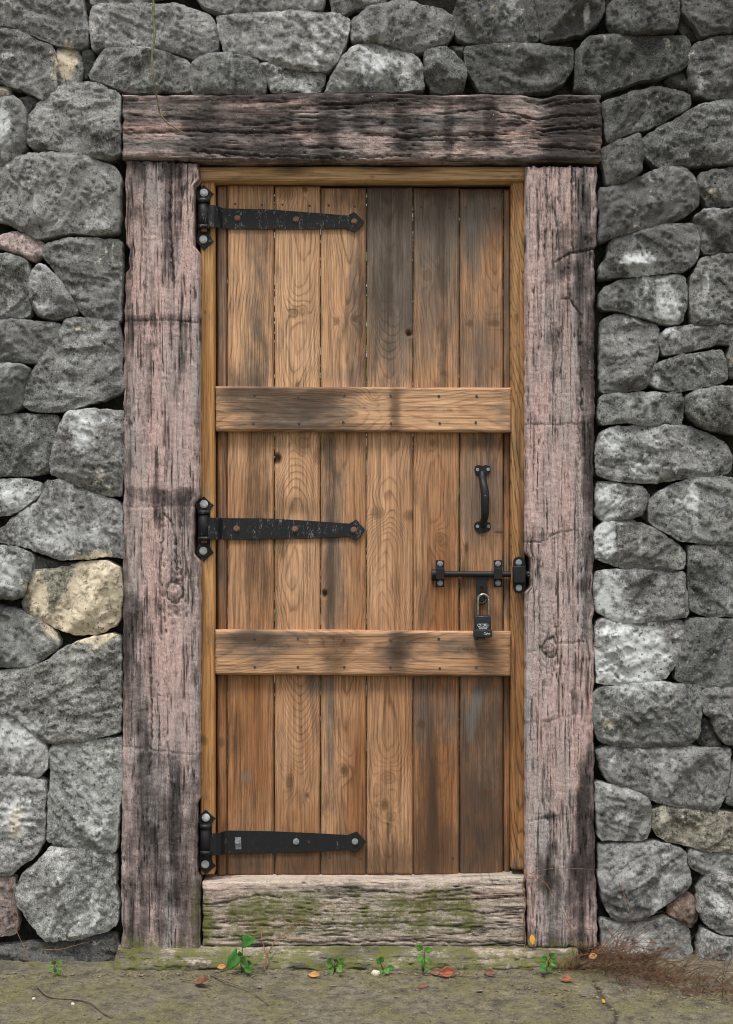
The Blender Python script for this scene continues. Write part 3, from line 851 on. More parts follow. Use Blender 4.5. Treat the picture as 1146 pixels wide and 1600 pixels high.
def cast_fields(X, Y, vertical, seed, knots=(), scale=7.0, breaks=(), lines=()):
    a, l = (X, Y) if vertical else (Y, X)
    lg = 1.0 if vertical else 0.6
    warp = 3.2 * fbm(a / 50, l / (300 * lg), 3, seed) + 1.5 * fbm(a / 18, l / (70 * lg), 2, seed + 3)
    for kx, ky, kr in knots:
        dx, dy = X - kx, Y - ky
        e = np.exp(-((dx / (kr * 1.8)) ** 2 + (dy / (kr * 3)) ** 2)) if vertical else np.exp(-((dx / (kr * 3)) ** 2 + (dy / (kr * 1.8)) ** 2))
        warp = warp + np.sign((dx if vertical else dy)) * e * kr * 0.9 * -1
    q = a + warp
    n1 = np.abs(noise(q / scale, l / (300 * lg), seed + 11))
    n2 = np.abs(noise(q / (scale * 0.4), l / (140 * lg), seed + 12))
    gate = sstep(-0.25, 0.3, fbm(a / 30, l / 140, 3, seed + 14))
    crack = np.clip((1 - n1 / 0.085), 0, 1) * gate
    crack = np.maximum(crack, 0.55 * np.clip(1 - n2 / 0.10, 0, 1) * sstep(-0.1, 0.5, fbm(a / 16, l / 90, 3, seed + 19)))
    ht = -4.2 * np.clip(1 - n1 / 0.13, 0, 1) * gate - 1.3 * np.clip(1 - n2 / 0.2, 0, 1)
    ht = ht + 1.3 * noise(q / (scale * 2.2), l / 260, seed + 15) + 0.6 * fbm(X / 16, Y / 16, 3, seed + 16) + 0.6 * fbm(X / 5, Y / 5, 2, seed + 18)
    for pts, wd, dp in lines:                    # individual cracks, polylines
        pp = np.array(pts, float)
        dmin = np.full(X.shape, 1e9)
        jx = X + 2.2 * fbm(X / 9, Y / 9, 2, seed + 40); jy = Y + 2.2 * fbm(X / 9, Y / 9, 2, seed + 43)
        for u, v in zip(pp, pp[1:]):
            e = v - u
            t = np.clip(((jx - u[0]) * e[0] + (jy - u[1]) * e[1]) / (e @ e), 0, 1)
            dmin = np.minimum(dmin, np.hypot(jx - u[0] - t * e[0], jy - u[1] - t * e[1]))
        g = np.clip(1 - dmin / wd, 0, 1)
        crack = np.maximum(crack, g * 0.9 * min(1, dp / 3)); ht = ht - dp * g
    for kx, ky, kr in knots:
        r = np.hypot(X - kx, (Y - ky) * 0.85) * (1 + .3 * fbm(X / 11, Y / 11, 3, seed + 60))
        ht = ht + 3.0 * np.exp(-(r / (kr * 0.75)) ** 2) - 2.5 * np.exp(-((r - kr) / 2.0) ** 2) + 1.5 * fbm(X / 4, Y / 4, 2, seed + 61) * np.exp(-(r / kr) ** 2)
        crack = np.maximum(crack, 0.9 * np.exp(-((r - kr) / 1.6) ** 2) + 0.45 * np.exp(-((r - kr * 0.5) / 1.3) ** 2))
    return ht, np.clip(crack, 0, 1)

def cast_block(name, box, front, vertical, seed, knots, lines, darks, pinks, moss, mat, edge, scale=7.0, basepink=0.45, basedark=0.12, r=6, label=None, rough=1.0, back=0.3):
    cache = {}
    def at(X, Y):
        h, c = cast_fields(X, Y, vertical, seed, knots, scale, lines=lines)
        cache['h'] = h * rough
        return dict(crack=c, dark=basedark + blobs(X, Y, darks, 4), pink=basepink + blobs(X, Y, pinks, 2), moss=blobs(X, Y, moss, 2))
    def hf(X, Y, d): return cache['h']
    o = slab(name, M[mat], surround, *box, 2.0, front, back, hfn=hf, edge=edge, r=r, attrfn=at)
    if label: o['label'] = label
    return o

def notch(Y, a, b, soft=6): return sstep(a - soft, a + soft, Y) * (1 - sstep(b - soft, b + soft, Y))

def edge_left(X, Y, U, W):
    l = 192 + 4 * sstep(700, 300, Y) - 3 * sstep(1000, 1400, Y) + 2.5 * fbm(Y / 30, Y * 0, 3, 301) + 7 * notch(Y, 385, 422)
    r = 312 + 1.6 * fbm(Y / 22, Y * 0 + 3, 3, 302) - 9 * notch(Y, 284, 388) - 10 * notch(Y, 782, 872, 8) - 5 * notch(Y, 1255, 1372, 8) - 4 * notch(Y, 250, 262)
    t = -4 + 4 * fbm(X / 9, X * 0, 2, 303) + (X - 192) * 0.05
    b = 4 * fbm(X / 14, X * 0 + 7, 2, 304)
    return X + (l - 192) * (1 - U) ** 7 + (r - 312) * U ** 9, Y + t * (1 - W) ** 40 + b * W ** 40

def edge_right(X, Y, U, W):
    l = 822 + 1.5 * fbm(Y / 22, Y * 0, 3, 311) + 9 * notch(Y, 868, 922, 6) + 4 * sstep(1340, 1440, Y)
    r = 930 + 3 * fbm(Y / 26, Y * 0 + 3, 3, 312) + 4 * notch(Y, 257, 385, 4) - 2 * notch(Y, 700, 1000, 60) + 4 * sstep(1300, 1450, Y)
    t = 4 * fbm(X / 8, X * 0, 2, 313) + 2
    b = 5 * fbm(X / 14, X * 0 + 7, 2, 314)
    return X + (l - 822) * (1 - U) ** 9 + (r - 930) * U ** 7, Y + t * (1 - W) ** 40 + b * W ** 40

def edge_lintel(X, Y, U, W):
    l = 191 + 2.5 * fbm(Y / 14, Y * 0, 3, 321)
    r = 939 + 3.5 * fbm(Y / 9, Y * 0 + 2, 3, 322) + 3 * np.sin(W * 3.1)
    t = 147 + 2.2 * fbm(X / 60, X * 0, 4, 323) - 3 * notch(X, 430, 640, 60) + 6 * notch(X, 828, 862, 14) - 0 * X
    b = 251 + 1.4 * fbm(X / 60, X * 0 + 5, 4, 324) - 4 * sstep(350, 200, X)
    return l + U * (r - l), t + W * (b - t)

def edge_sill(X, Y, U, W):
    l = 316 + 2 * fbm(Y / 18, Y * 0, 3, 331); r = 822 + 3 * fbm(Y / 16, Y * 0 + 2, 3, 332)
    t = 1376 + 1.2 * fbm(X / 60, X * 0, 4, 333) - 4 * sstep(640, 810, X) + 4 * sstep(380, 320, X)
    b = 1480 + 3 * fbm(X / 50, X * 0 + 5, 4, 334)
    return l + U * (r - l), t + W * (b - t)

cast_block('post', (192, 312, 252, 1497), 0.0, True, 401, [(273, 925, 13)],
           [([(190, 502), (250, 500), (312, 504)], 2.0, 2.0), ([(256, 802), (270, 818), (274, 850), (276, 890)], 2.2, 3.5), ([(255, 770), (255, 830), (250, 900), (252, 1000)], 2.2, 3),
            ([(285, 910), (286, 860), (285, 800)], 2.0, 2.5), ([(196, 793), (312, 790)], 1.4, 1.2), ([(236, 1030), (238, 1120), (234, 1210)], 2.6, 4), ([(190, 1165), (235, 1172), (312, 1180)], 1.8, 1.2),
            ([(268, 255), (266, 330), (272, 450)], 2.5, 3.5), ([(226, 260), (228, 420), (224, 560)], 2.0, 2.4), ([(262, 1160), (270, 1240), (268, 1350)], 2.4, 2.5)],
           [(250, 258, 80, 22, .4), (268, 340, 16, 90, .40), (286, 540, 7, 62, .55), (252, 500, 90, 9, .30), (255, 775, 70, 14, .42), (275, 790, 30, 20, .3), (200, 620, 10, 420, .28), (230, 965, 26, 36, .40),
            (205, 1050, 18, 110, .35), (250, 1350, 90, 178, .56), (206, 300, 14, 60, .3), (238, 1045, 7, 60, .3), (262, 400, 12, 80, .2), (262, 1190, 60, 14, .15), (285, 640, 16, 60, .12), (275, 945, 40, 14, .2)],
           [(240, 640, 12, 180, .5), (234, 850, 10, 120, .7), (290, 380, 12, 90, .4), (225, 450, 20, 90, .2), (262, 1060, 40, 110, .4), (260, 1290, 9, 90, .3)],
           [(215, 1490, 80, 26, .45), (305, 1440, 8, 60, .35)], 'post', edge_left, basepink=0.5, basedark=-0.05)
cast_block('post', (822, 930, 257, 1483), 0.0, True, 431, [(860, 1012, 12)],
           [([(820, 662), (868, 664), (912, 662)], 1.7, 1.6), ([(820, 848), (852, 846), (870, 832), (905, 828)], 1.9, 2), ([(820, 1020), (850, 1014), (875, 1004), (915, 1003)], 1.7, 1.6),
            ([(820, 1130), (855, 1127), (905, 1115)], 1.6, 1.1), ([(820, 1284), (860, 1278), (906, 1268)], 1.6, 1.1), ([(868, 410), (890, 396), (930, 388)], 2.2, 4), ([(868, 330), (872, 355), (868, 405)], 2.2, 3.5),
            ([(890, 396), (888, 440), (890, 466), (908, 492), (909, 640)], 2.2, 4), ([(878, 466), (890, 465)], 2, 3.5), ([(895, 258), (894, 330), (896, 395)], 2.4, 4), ([(853, 258), (855, 340), (850, 400)], 2.2, 3.2),
            ([(875, 258), (874, 320)], 2.2, 3.5), ([(912, 258), (910, 330)], 2, 3), ([(846, 440), (845, 520), (838, 580)], 1.8, 2.2), ([(842, 850), (843, 940), (845, 1060)], 2.0, 2.2), ([(905, 640), (903, 800), (915, 1000)], 1.8, 2.2)],
           [(920, 650, 21, 280, .85), (905, 330, 26, 75, .34), (878, 370, 12, 50, .35), (875, 480, 8, 130, .3), (900, 440, 22, 45, .28), (870, 660, 40, 8, .3), (866, 838, 30, 8, .25), (922, 950, 14, 80, .3),
            (920, 1240, 20, 130, .8), (910, 1300, 20, 70, .3), (896, 1390, 48, 60, .55), (850, 1360, 16, 40, .35), (870, 1472, 70, 20, .5), (862, 1125, 40, 5, .25), (862, 1277, 44, 5, .3), (858, 930, 10, 90, .16), (908, 1070, 14, 60, .3)],
           [(850, 470, 30, 330, .25), (880, 1200, 24, 120, .35), (835, 1400, 12, 60, .3), (870, 700, 30, 100, .15)],
           [(870, 1485, 60, 14, .4)], 'post', edge_right, basepink=0.5, basedark=-0.2)
cast_block('lintel', (191, 939, 148, 252), -0.012, False, 461, [],
           [([(195, 212), (300, 206), (420, 209), (500, 204)], 2.2, 3), ([(560, 213), (640, 216), (680, 212), (770, 213)], 2.5, 4.5), ([(715, 175), (770, 172), (830, 184), (930, 180)], 2.4, 4),
            ([(300, 238), (420, 246), (520, 248), (640, 244)], 2.5, 4), ([(460, 170), (540, 166), (620, 160)], 2.2, 3), ([(845, 205), (940, 198)], 2.2, 4), ([(840, 228), (930, 236)], 2.4, 4), ([(850, 165), (930, 160)], 2.2, 4)],
           [(892, 200, 46, 60, .75), (310, 200, 30, 50, .42), (510, 200, 18, 50, .5), (240, 160, 60, 10, .4), (620, 160, 80, 14, .5), (735, 165, 40, 14, .45), (420, 155, 80, 10, .3), (700, 205, 8, 40, .45), (625, 195, 12, 40, .35),
            (765, 190, 10, 36, .35), (470, 240, 90, 14, .25), (390, 200, 60, 50, .2), (640, 232, 22, 16, .35), (740, 235, 40, 16, .25), (560, 190, 10, 30, .2)],
           [(235, 215, 40, 20, .45), (470, 205, 24, 20, .5), (590, 205, 20, 26, .3), (790, 200, 40, 30, .6), (720, 215, 30, 20, .3), (830, 190, 20, 30, .4)],
           [], 'beam', edge_lintel, scale=5.0, basepink=0.3, basedark=0.2, r=5, rough=0.9)
cast_block('sill', (316, 822, 1372, 1480), 0.012, False, 491, [],
           [([(320, 1412), (360, 1405), (400, 1396), (440, 1400)], 2.2, 3), ([(345, 1440), (420, 1436), (520, 1444), (640, 1440)], 2.0, 2.5), ([(560, 1388), (640, 1394), (720, 1390)], 2.0, 3), ([(640, 1425), (720, 1420), (760, 1428), (820, 1420)], 2.2, 3),
            ([(380, 1468), (480, 1474), (640, 1470), (800, 1474)], 2.4, 3), ([(740, 1405), (820, 1400)], 2, 3), ([(730, 1455), (820, 1450)], 2, 2.5)],
           [(560, 1476, 260, 6, .3), (640, 1435, 60, 6, .3), (450, 1402, 60, 4, .25), (700, 1392, 60, 4, .25)],
           [(570, 1379, 260, 6, .4), (350, 1385, 40, 14, .3), (790, 1420, 40, 40, .25), (470, 1378, 90, 6, .2)],
           [(550, 1425, 200, 36, .34), (420, 1412, 60, 26, .3), (690, 1425, 80, 36, .25), (400, 1455, 80, 20, .3), (320, 1440, 10, 50, .6)], 'sill', edge_sill, scale=6.5, basepink=0.3, basedark=-0.04, r=7, rough=0.8, back=0.2,
           label='pale moss stained sill block under the door')

# doorstep ledge at the foot of the surround
def build_step():
    prof = [(0.05, .043), (0.02, .0425), (0.0, .041), (-.016, .037), (-.03, .032), (-.042, .027), (-.052, .021), (-.060, .014), (-.065, .006), (-.067, -.006), (-.067, -.03)]
    t = np.linspace(0, 1, len(prof)); tt = np.linspace(0, 1, 44)
    py = np.interp(tt, t, [p[0] for p in prof]); pz = np.interp(tt, t, [p[1] for p in prof])
    nx = 380
    xs = np.linspace(float(wx(184)), float(wx(902)), nx)
    X, T = np.meshgrid(xs, tt)
    Yb = np.repeat(py[:, None], nx, 1); Zb = np.repeat(pz[:, None], nx, 1)
    q = X / S
    m = np.clip(T * 3, 0, 1)
    dy = (fbm(q / 70, T * 2, 4, 501) * 6 + fbm(q / 20, T * 8, 3, 502) * 3) * S * m
    chip = sstep(0.25, 0.45, fbm(q / 45, T * 1.2, 3, 505)) * sstep(0.25, 0.6, T) * 3 * S
    dz = (fbm(q / 40, T * 5, 4, 503) * 2.4 + fbm(q / 9, T * 14, 2, 504) * 1.2) * S
    crease = np.exp(-((T - 0.52 - 0.05 * fbm(q / 80, q * 0, 3, 507)) / 0.03) ** 2) * sstep(-0.1, 0.2, fbm(q / 60, q * 0, 2, 508))
    V = np.stack([X, Yb - dy + chip + crease * 0.002, Zb + dz - crease * .0015 - chip * 0.5], -1).reshape(-1, 3)
    PXq = 573 + q
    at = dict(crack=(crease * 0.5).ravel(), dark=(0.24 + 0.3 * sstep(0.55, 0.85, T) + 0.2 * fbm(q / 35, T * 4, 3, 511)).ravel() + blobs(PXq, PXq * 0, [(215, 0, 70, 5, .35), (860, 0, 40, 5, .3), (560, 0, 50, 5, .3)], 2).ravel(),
              pink=(0.05 + 0 * T).ravel(), moss=(0.36 + 0.3 * fbm(q / 60, T * 3, 3, 506)).ravel())
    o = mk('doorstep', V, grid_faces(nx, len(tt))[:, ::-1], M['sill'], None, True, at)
    tag(o, 'low mossy concrete ledge running along the foot of the door sill', 'doorstep')
build_step()

# ------------------------------------------------------------------ wooden frame inside the surround
frame = thing('timber_lining', 'narrow honey coloured wooden frame fixed between the pink posts', 'door frame', tuple(P(573, 1365, 0.06)))
FR = 0.045
def wood_fields(X, Y, spec, vertical=True):
    x0, x1 = spec['x']; seed = spec['seed']
    a, l = (X, Y) if vertical else (Y, X)
    u = (a - (x0 + x1) / 2) / ((x1 - x0) / 2)
    c = spec.get('c', 0.0) + 0.35 * noise(l / 260, l * 0, seed) + 0.12 * noise(l / 80, l * 0, seed + 1)
    f = spec.get('a', 6.0) * (u - c) ** 2
    zs = spec.get('z')                      # list of (position, ring count): the tilt of the log along the board
    if zs: f = f + np.interp(l, [z[0] for z in zs], [z[1] for z in zs])
    f = f + 0.45 * noise(u * 1.3, l / 110, seed + 2) + 0.22 * fbm(u * 4, l / 40, 2, seed + 3) + 1.2 * noise(l / 330, u * 0.5, seed + 4)
    kn = np.zeros_like(X); hole = np.zeros_like(X)
    for kx, ky, rx, ry, *rest in spec.get('k', []):
        st = rest[0] if rest else 4.0
        core = rest[1] if len(rest) > 1 else 0.55
        dx, dy = X - kx, Y - ky
        if vertical: e = np.exp(-((dx / (rx * 1.9)) ** 2 + (dy / (ry * 2.6)) ** 2))
        else: e = np.exp(-((dx / (rx * 2.6)) ** 2 + (dy / (ry * 1.9)) ** 2))
        f = f + .8 * st * e
        r = np.sqrt((dx / rx) ** 2 + (dy / ry) ** 2)
        f = f + np.where(r < 1.3, 0.9 * (1.3 - r), 0)
        kn = np.maximum(kn, core * sstep(1.15, 0.55, r) + 0.35 * np.exp(-((r - 1.05) / 0.18) ** 2))
        if core > 0.95: hole = np.maximum(hole, sstep(1.1, 0.6, r))
    at = dict(ring=f, knot=np.clip(kn, 0, 1))
    for key in ('gray', 'dark', 'tone', 'blue'):
        at[key] = spec.get('b' + key, 0.0) + {'dark': 1.3, 'gray': 1.4}.get(key, 1.0) * blobs(X, Y, spec.get(key, []), 2)
    if spec.get('weather'):                       # the foot of the boards has weathered to a deeper brown
        at['tone'] = at['tone'] + .03 + .24 * sstep(900, 1330, l); at['dark'] = at['dark'] + .03 + .09 * sstep(1000, 1350, l)
    fr = f - np.floor(f)
    h = 0.35 * np.where(fr > 0.6, 1, 0) * 0 + 0.5 * noise(u * 6, l / 200, seed + 8) - 6 * hole
    for line in spec.get('split', []):
        (ax, ay), (bx, by) = line
        t = np.clip((l - (ay if vertical else ax)) / ((by - ay) if vertical else (bx - ax)), 0, 1)
        pos = (ax + (bx - ax) * t) if vertical else (ay + (by - ay) * t)
        inn = (l > min(ay, by) if vertical else l > min(ax, bx)) & (l < max(ay, by) if vertical else l < max(ax, bx))
        g = np.exp(-((a - pos - 1.2 * noise(l / 25, l * 0, seed + 9)) / 1.2) ** 2) * inn
        h = h - 2.2 * g; at['knot'] = np.maximum(at['knot'], g * 0.9)
    return at, h

def board(name, mat, parent, box, front, back, spec, vertical=True, r=3.0, step=2.6, label=None, wob=0.5):
    cache = {}
    spec = dict(spec)
    spec['x'] = (box[0], box[1]) if vertical else (box[2], box[3])
    def at(X, Y):
        a, h = wood_fields(X, Y, spec, vertical); cache['h'] = h; return a
    def ed(X, Y, U, W):
        s = spec['seed']
        sl = spec.get('slant', 0)
        if vertical: return X + wob * noise(Y / 120, U * 2, s + 20) + sl * (W - .5), Y + wob * noise(X / 20, W * 3, s + 21)
        return X + wob * noise(Y / 20, U * 3, s + 20), Y + wob * noise(X / 150, W * 2, s + 21) + sl * (U - .5)
    sx, sy = (step, 3.4) if vertical else (3.4, step)
    o = slab(name, M[mat], parent, *box, sx, front, back, hfn=lambda X, Y, d: cache['h'], edge=ed, r=r, attrfn=at, stepy=sy)
    if label: o['label'] = label
    return o

board('head_board', 'head', frame, (309, 822, 260, 282), FR - 0.014, 0.14,
      dict(seed=601, a=2.0, z=[(300, 0), (560, 2), (820, 5)], bgray=-.1, btone=.1, tone=[(420, 270, 40, 20, .3)], dark=[(455, 264, 30, 9, .5), (330, 262, 30, 8, .3), (640, 264, 45, 7, .45), (380, 279, 90, 4, .3)], gray=[(600, 262, 40, 5, .3)], k=[(582, 277, 3, 2), (803, 276, 4, 2)]), vertical=False, r=2.5)
board('jamb', 'jamb', frame, (313.5, 335, 279, 1367), FR, 0.14,
      dict(seed=611, a=.8, c=-1.7, z=[(280, 0), (500, 3), (700, 4), (900, 7), (1100, 8), (1370, 12)], btone=.12, tone=[(325, 640, 30, 160, .6), (325, 1150, 30, 160, .65)], blue=[(324, 768, 9, 16, .4)], dark=[(325, 1285, 14, 60, .15)],
           k=[(318, 1157, 6, 7, 3), (321, 488, 2, 3, 1)]), r=2.2, step=2)
board('jamb', 'jamb2', frame, (799.5, 820.5, 281, 1359), FR, 0.14,
      dict(seed=621, a=.45, c=1.7, z=[(280, 0), (330, 3), (640, 17), (820, 20), (1000, 26), (1360, 33)], btone=.3, tone=[(810, 1100, 30, 250, .6)], dark=[(816, 860, 5, 110, .45), (812, 700, 4, 60, .3), (804, 1060, 4, 60, .25)], k=[(808, 496, 3, 6, 2)],
           gray=[(810, 1350, 14, 14, .2)]), r=2.2, step=2)
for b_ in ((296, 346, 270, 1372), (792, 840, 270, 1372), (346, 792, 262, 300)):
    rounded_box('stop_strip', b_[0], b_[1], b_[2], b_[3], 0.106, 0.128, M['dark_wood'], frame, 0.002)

# ------------------------------------------------------------------ the door
door = thing('plank_door', 'weathered brown plank door with two crossbars and black strap hinges', 'door', tuple(P(573, 1371, 0.085)))
PF, PB = 0.075, 0.100
planks = [
 (340, 354, 290, 1371, dict(seed=701, a=1.2, c=1.2, z=[(290, 0), (1370, 6)], btone=.35, tone=[(347, 1000, 20, 350, .4)], gray=[(347, 450, 14, 260, .35), (347, 880, 14, 90, .25)], dark=[(347, 1340, 16, 40, .3)], k=[(346, 1160, 5, 7)])),
 (356, 427.5, 288, 1370, dict(seed=711, a=3.0, c=-1.5, z=[(288, 0), (700, 3), (1370, 9)], btone=.16, tone=[(392, 1100, 60, 260, .62), (392, 800, 60, 90, .2)],
      dark=[(385, 1352, 60, 30, .5), (408, 540, 10, 110, .22), (400, 790, 18, 150, .28), (372, 600, 24, 30, .2), (370, 1150, 8, 60, .2), (392, 900, 50, 40, .15)], gray=[(400, 480, 16, 200, .25), (380, 600, 40, 30, .3)], blue=[(386, 1212, 18, 12, .5)])),
 (430, 500, 290, 1370, dict(seed=721, a=6.5, c=.05, z=[(290, 0), (440, 2), (560, 6), (600, 8), (690, 9), (780, 3.5), (900, 1), (960, 3), (1060, 5), (1210, 17), (1300, 18), (1370, 20)], btone=.1, tone=[(465, 1150, 60, 200, .35), (465, 1320, 60, 60, .3)],
      dark=[(465, 1352, 60, 28, .5), (440, 840, 10, 40, .3), (465, 790, 40, 18, .22)], gray=[(490, 1060, 14, 40, .3)], k=[(448, 302, 12, 10, 4, .5), (477, 296, 4, 4.5, 1.2, .8), (460, 488, 7, 8, 2.5, .6), (474, 486, 5, 9, 1.5, .3), (472, 695, 9, 16, 3, .4), (433, 717, 7, 9, 2, 1.0), (498, 712, 7, 12, 3, .5), (453, 1222, 6, 11, 5, .6), (481, 1243, 3.5, 4, 1.5, .8)])),
 (502, 572, 293, 1370, dict(seed=731, a=7.0, c=.2, z=[(290, 0), (600, 4), (900, 7), (1370, 13)], btone=.16, tone=[(560, 850, 30, 300, .35), (560, 1250, 20, 100, .5), (530, 1000, 60, 200, .2)],
      dark=[(565, 460, 9, 190, .3), (537, 308, 50, 22, .3), (516, 900, 9, 130, .38), (516, 720, 10, 40, .4), (537, 1350, 60, 30, .5), (540, 830, 40, 10, .3)], gray=[(555, 470, 14, 130, .3), (520, 860, 16, 160, .42), (514, 1130, 9, 120, .3), (545, 590, 40, 20, .2)], k=[(526, 502, 5, 6, 2, .6), (555, 498, 6, 5, 2, .75), (508, 928, 4, 6, 1, .98), (538, 1203, 6, 9, 3, .75)])),
 (573.8, 644.8, 292, 1369, dict(seed=741, a=6.0, c=-.05, z=[(290, 0), (480, 6), (560, 12), (620, 14), (740, 16), (780, 14), (840, 9), (960, 4), (1150, 2), (1370, 9)], btone=.12, tone=[(610, 900, 60, 180, .25), (610, 1180, 60, 200, .3)],
      gray=[(610, 330, 55, 110, .75), (610, 480, 50, 140, .42), (630, 450, 30, 80, .2)], blue=[(600, 330, 26, 60, .18)], dark=[(609, 1350, 60, 30, .4), (612, 305, 50, 30, .25), (605, 470, 30, 120, .2)], k=[(639, 521, 5, 5, 2.5, 1.0), (610, 487, 4, 7, 1.5, .4), (591, 801, 10, 8, 4, .45), (641, 806, 9, 8, 4, .6), (606, 1214, 10, 8, 5, .2), (600, 1258, 6, 8, 4, .7), (611, 1275, 8, 6, 3, .2), (588, 1258, 3, 3, 1, .4)], split=[((606, 1285), (604, 1368))])),
 (646.8, 717.2, 293, 1370, dict(seed=751, a=5.5, c=.0, z=[(290, 0), (600, 5), (760, 3), (900, 4), (1100, 1), (1370, 8)], btone=.38, tone=[(700, 900, 30, 200, .35), (682, 1150, 50, 220, .5)],
      gray=[(682, 340, 55, 80, .62), (682, 480, 50, 120, .28), (660, 1120, 30, 60, .4), (706, 1110, 14, 50, .3)], blue=[(712, 1150, 8, 18, .35), (683, 548, 6, 14, .4), (685, 480, 6, 60, .25)],
      dark=[(682, 300, 50, 20, .35), (677, 1270, 7, 110, .62), (694, 560, 8, 90, .38), (682, 1340, 60, 50, .4), (670, 1200, 24, 150, .18), (665, 950, 14, 60, .22), (690, 400, 10, 90, .22)], k=[(668, 430, 6, 8, 3, .4), (694, 583, 5, 5, 2, .6), (677, 692, 4, 5, 2, .6), (687, 841, 6, 8, 4, .3), (659, 1132, 6, 6, 3, .7), (666, 1348, 6, 6, 3, .4), (675, 298, 7, 6, 2, .5)])),
 (719.5, 786, 294, 1369, dict(seed=761, a=4.0, c=.7, z=[(290, 0), (600, 7), (1370, 15)], btone=.48, tone=[(770, 420, 20, 100, .3), (750, 950, 50, 60, .25), (750, 1200, 60, 200, .4)],
      gray=[(750, 320, 45, 50, .55), (738, 380, 14, 50, .5), (750, 560, 50, 120, .28), (752, 780, 45, 70, .42), (750, 1200, 60, 220, .3)], blue=[(735, 345, 14, 40, .45), (738, 1112, 14, 40, .5), (748, 1090, 8, 20, .4), (736, 1160, 8, 30, .3)],
      dark=[(750, 300, 50, 12, .4), (750, 690, 50, 14, .3), (745, 960, 12, 70, .35), (752, 1300, 60, 90, .42), (760, 1130, 50, 60, .28), (724, 900, 8, 40, .3), (775, 1000, 12, 50, .2)], k=[(735, 505, 5, 6, 2, .7), (772, 505, 9, 5, 3, .6), (729, 856, 3, 9, 2, .9), (780, 831, 7, 2.5, 2, .9), (757, 1239, 10, 5, 4, .6), (732, 1235, 5, 5, 2, .2), (779, 297, 7, 3, 1, .9)])),
 (788, 797.5, 295, 1366, dict(seed=771, a=1.0, c=1.0, z=[(290, 0), (1370, 4)], btone=.55, gray=[(792, 450, 14, 150, .4), (792, 900, 14, 60, .3)], dark=[(792, 700, 14, 60, .4), (792, 1110, 8, 60, .5), (792, 1350, 14, 40, .3)])),
]
for x0, x1, y0, y1, sp in planks:
    sp['weather'] = True
    board('edge_board' if x1 - x0 < 20 else 'plank', 'plank', door, (x0 - .5, x1 + .5, y0, y1), PF + (0.004 if x1 - x0 < 20 else random.uniform(-.001, .001)), PB, sp, r=4.2, step=2.2)

RF = 0.048
rail1 = board('crossbar', 'rail', door, (337, 800, 604.5, 674.5), RF, PF + 0.003,
      dict(seed=801, a=3.5, c=.2, z=[(337, 0), (560, 4), (620, 7), (800, 5)], btone=.12, dark=[(420, 630, 80, 26, .42), (505, 625, 40, 30, .32), (618, 640, 9, 40, .5), (560, 612, 60, 10, .3), (470, 668, 130, 8, .3), (700, 610, 90, 6, .15), (400, 610, 60, 8, .3)], gray=[(480, 640, 70, 30, .5), (385, 625, 40, 22, .3), (785, 640, 14, 30, .2), (440, 660, 60, 10, .3)],
           k=[(584, 620, 8, 6, 3, .2), (592, 634, 3, 2, 1, .4), (704, 640, 3, 2, 1, .5), (570, 637, 2, 2, 1, .6)], slant=2), vertical=False, r=3.5, step=2.2)
rail2 = board('crossbar', 'rail', door, (336, 799, 985.5, 1056), RF, PF + 0.003,
      dict(seed=811, a=3.2, c=-.3, z=[(337, 0), (480, 3), (560, 6), (800, 3)], btone=.3, dark=[(400, 1000, 50, 14, .5), (530, 1005, 34, 18, .5), (520, 1040, 20, 20, .4), (622, 1015, 14, 36, .6), (650, 995, 30, 10, .4), (420, 1040, 60, 12, .2), (770, 1025, 34, 34, .32), (690, 1052, 90, 6, .3)], gray=[(400, 1008, 60, 24, .35), (620, 1015, 30, 30, .3), (720, 1010, 60, 20, .28), (460, 994, 90, 8, .2)],
           k=[(536, 1006, 4, 4, 3, .5), (728, 1012, 4, 3, 2, .4), (440, 1010, 10, 4, 2, .3)], slant=3), vertical=False, r=3.5, step=2.2)

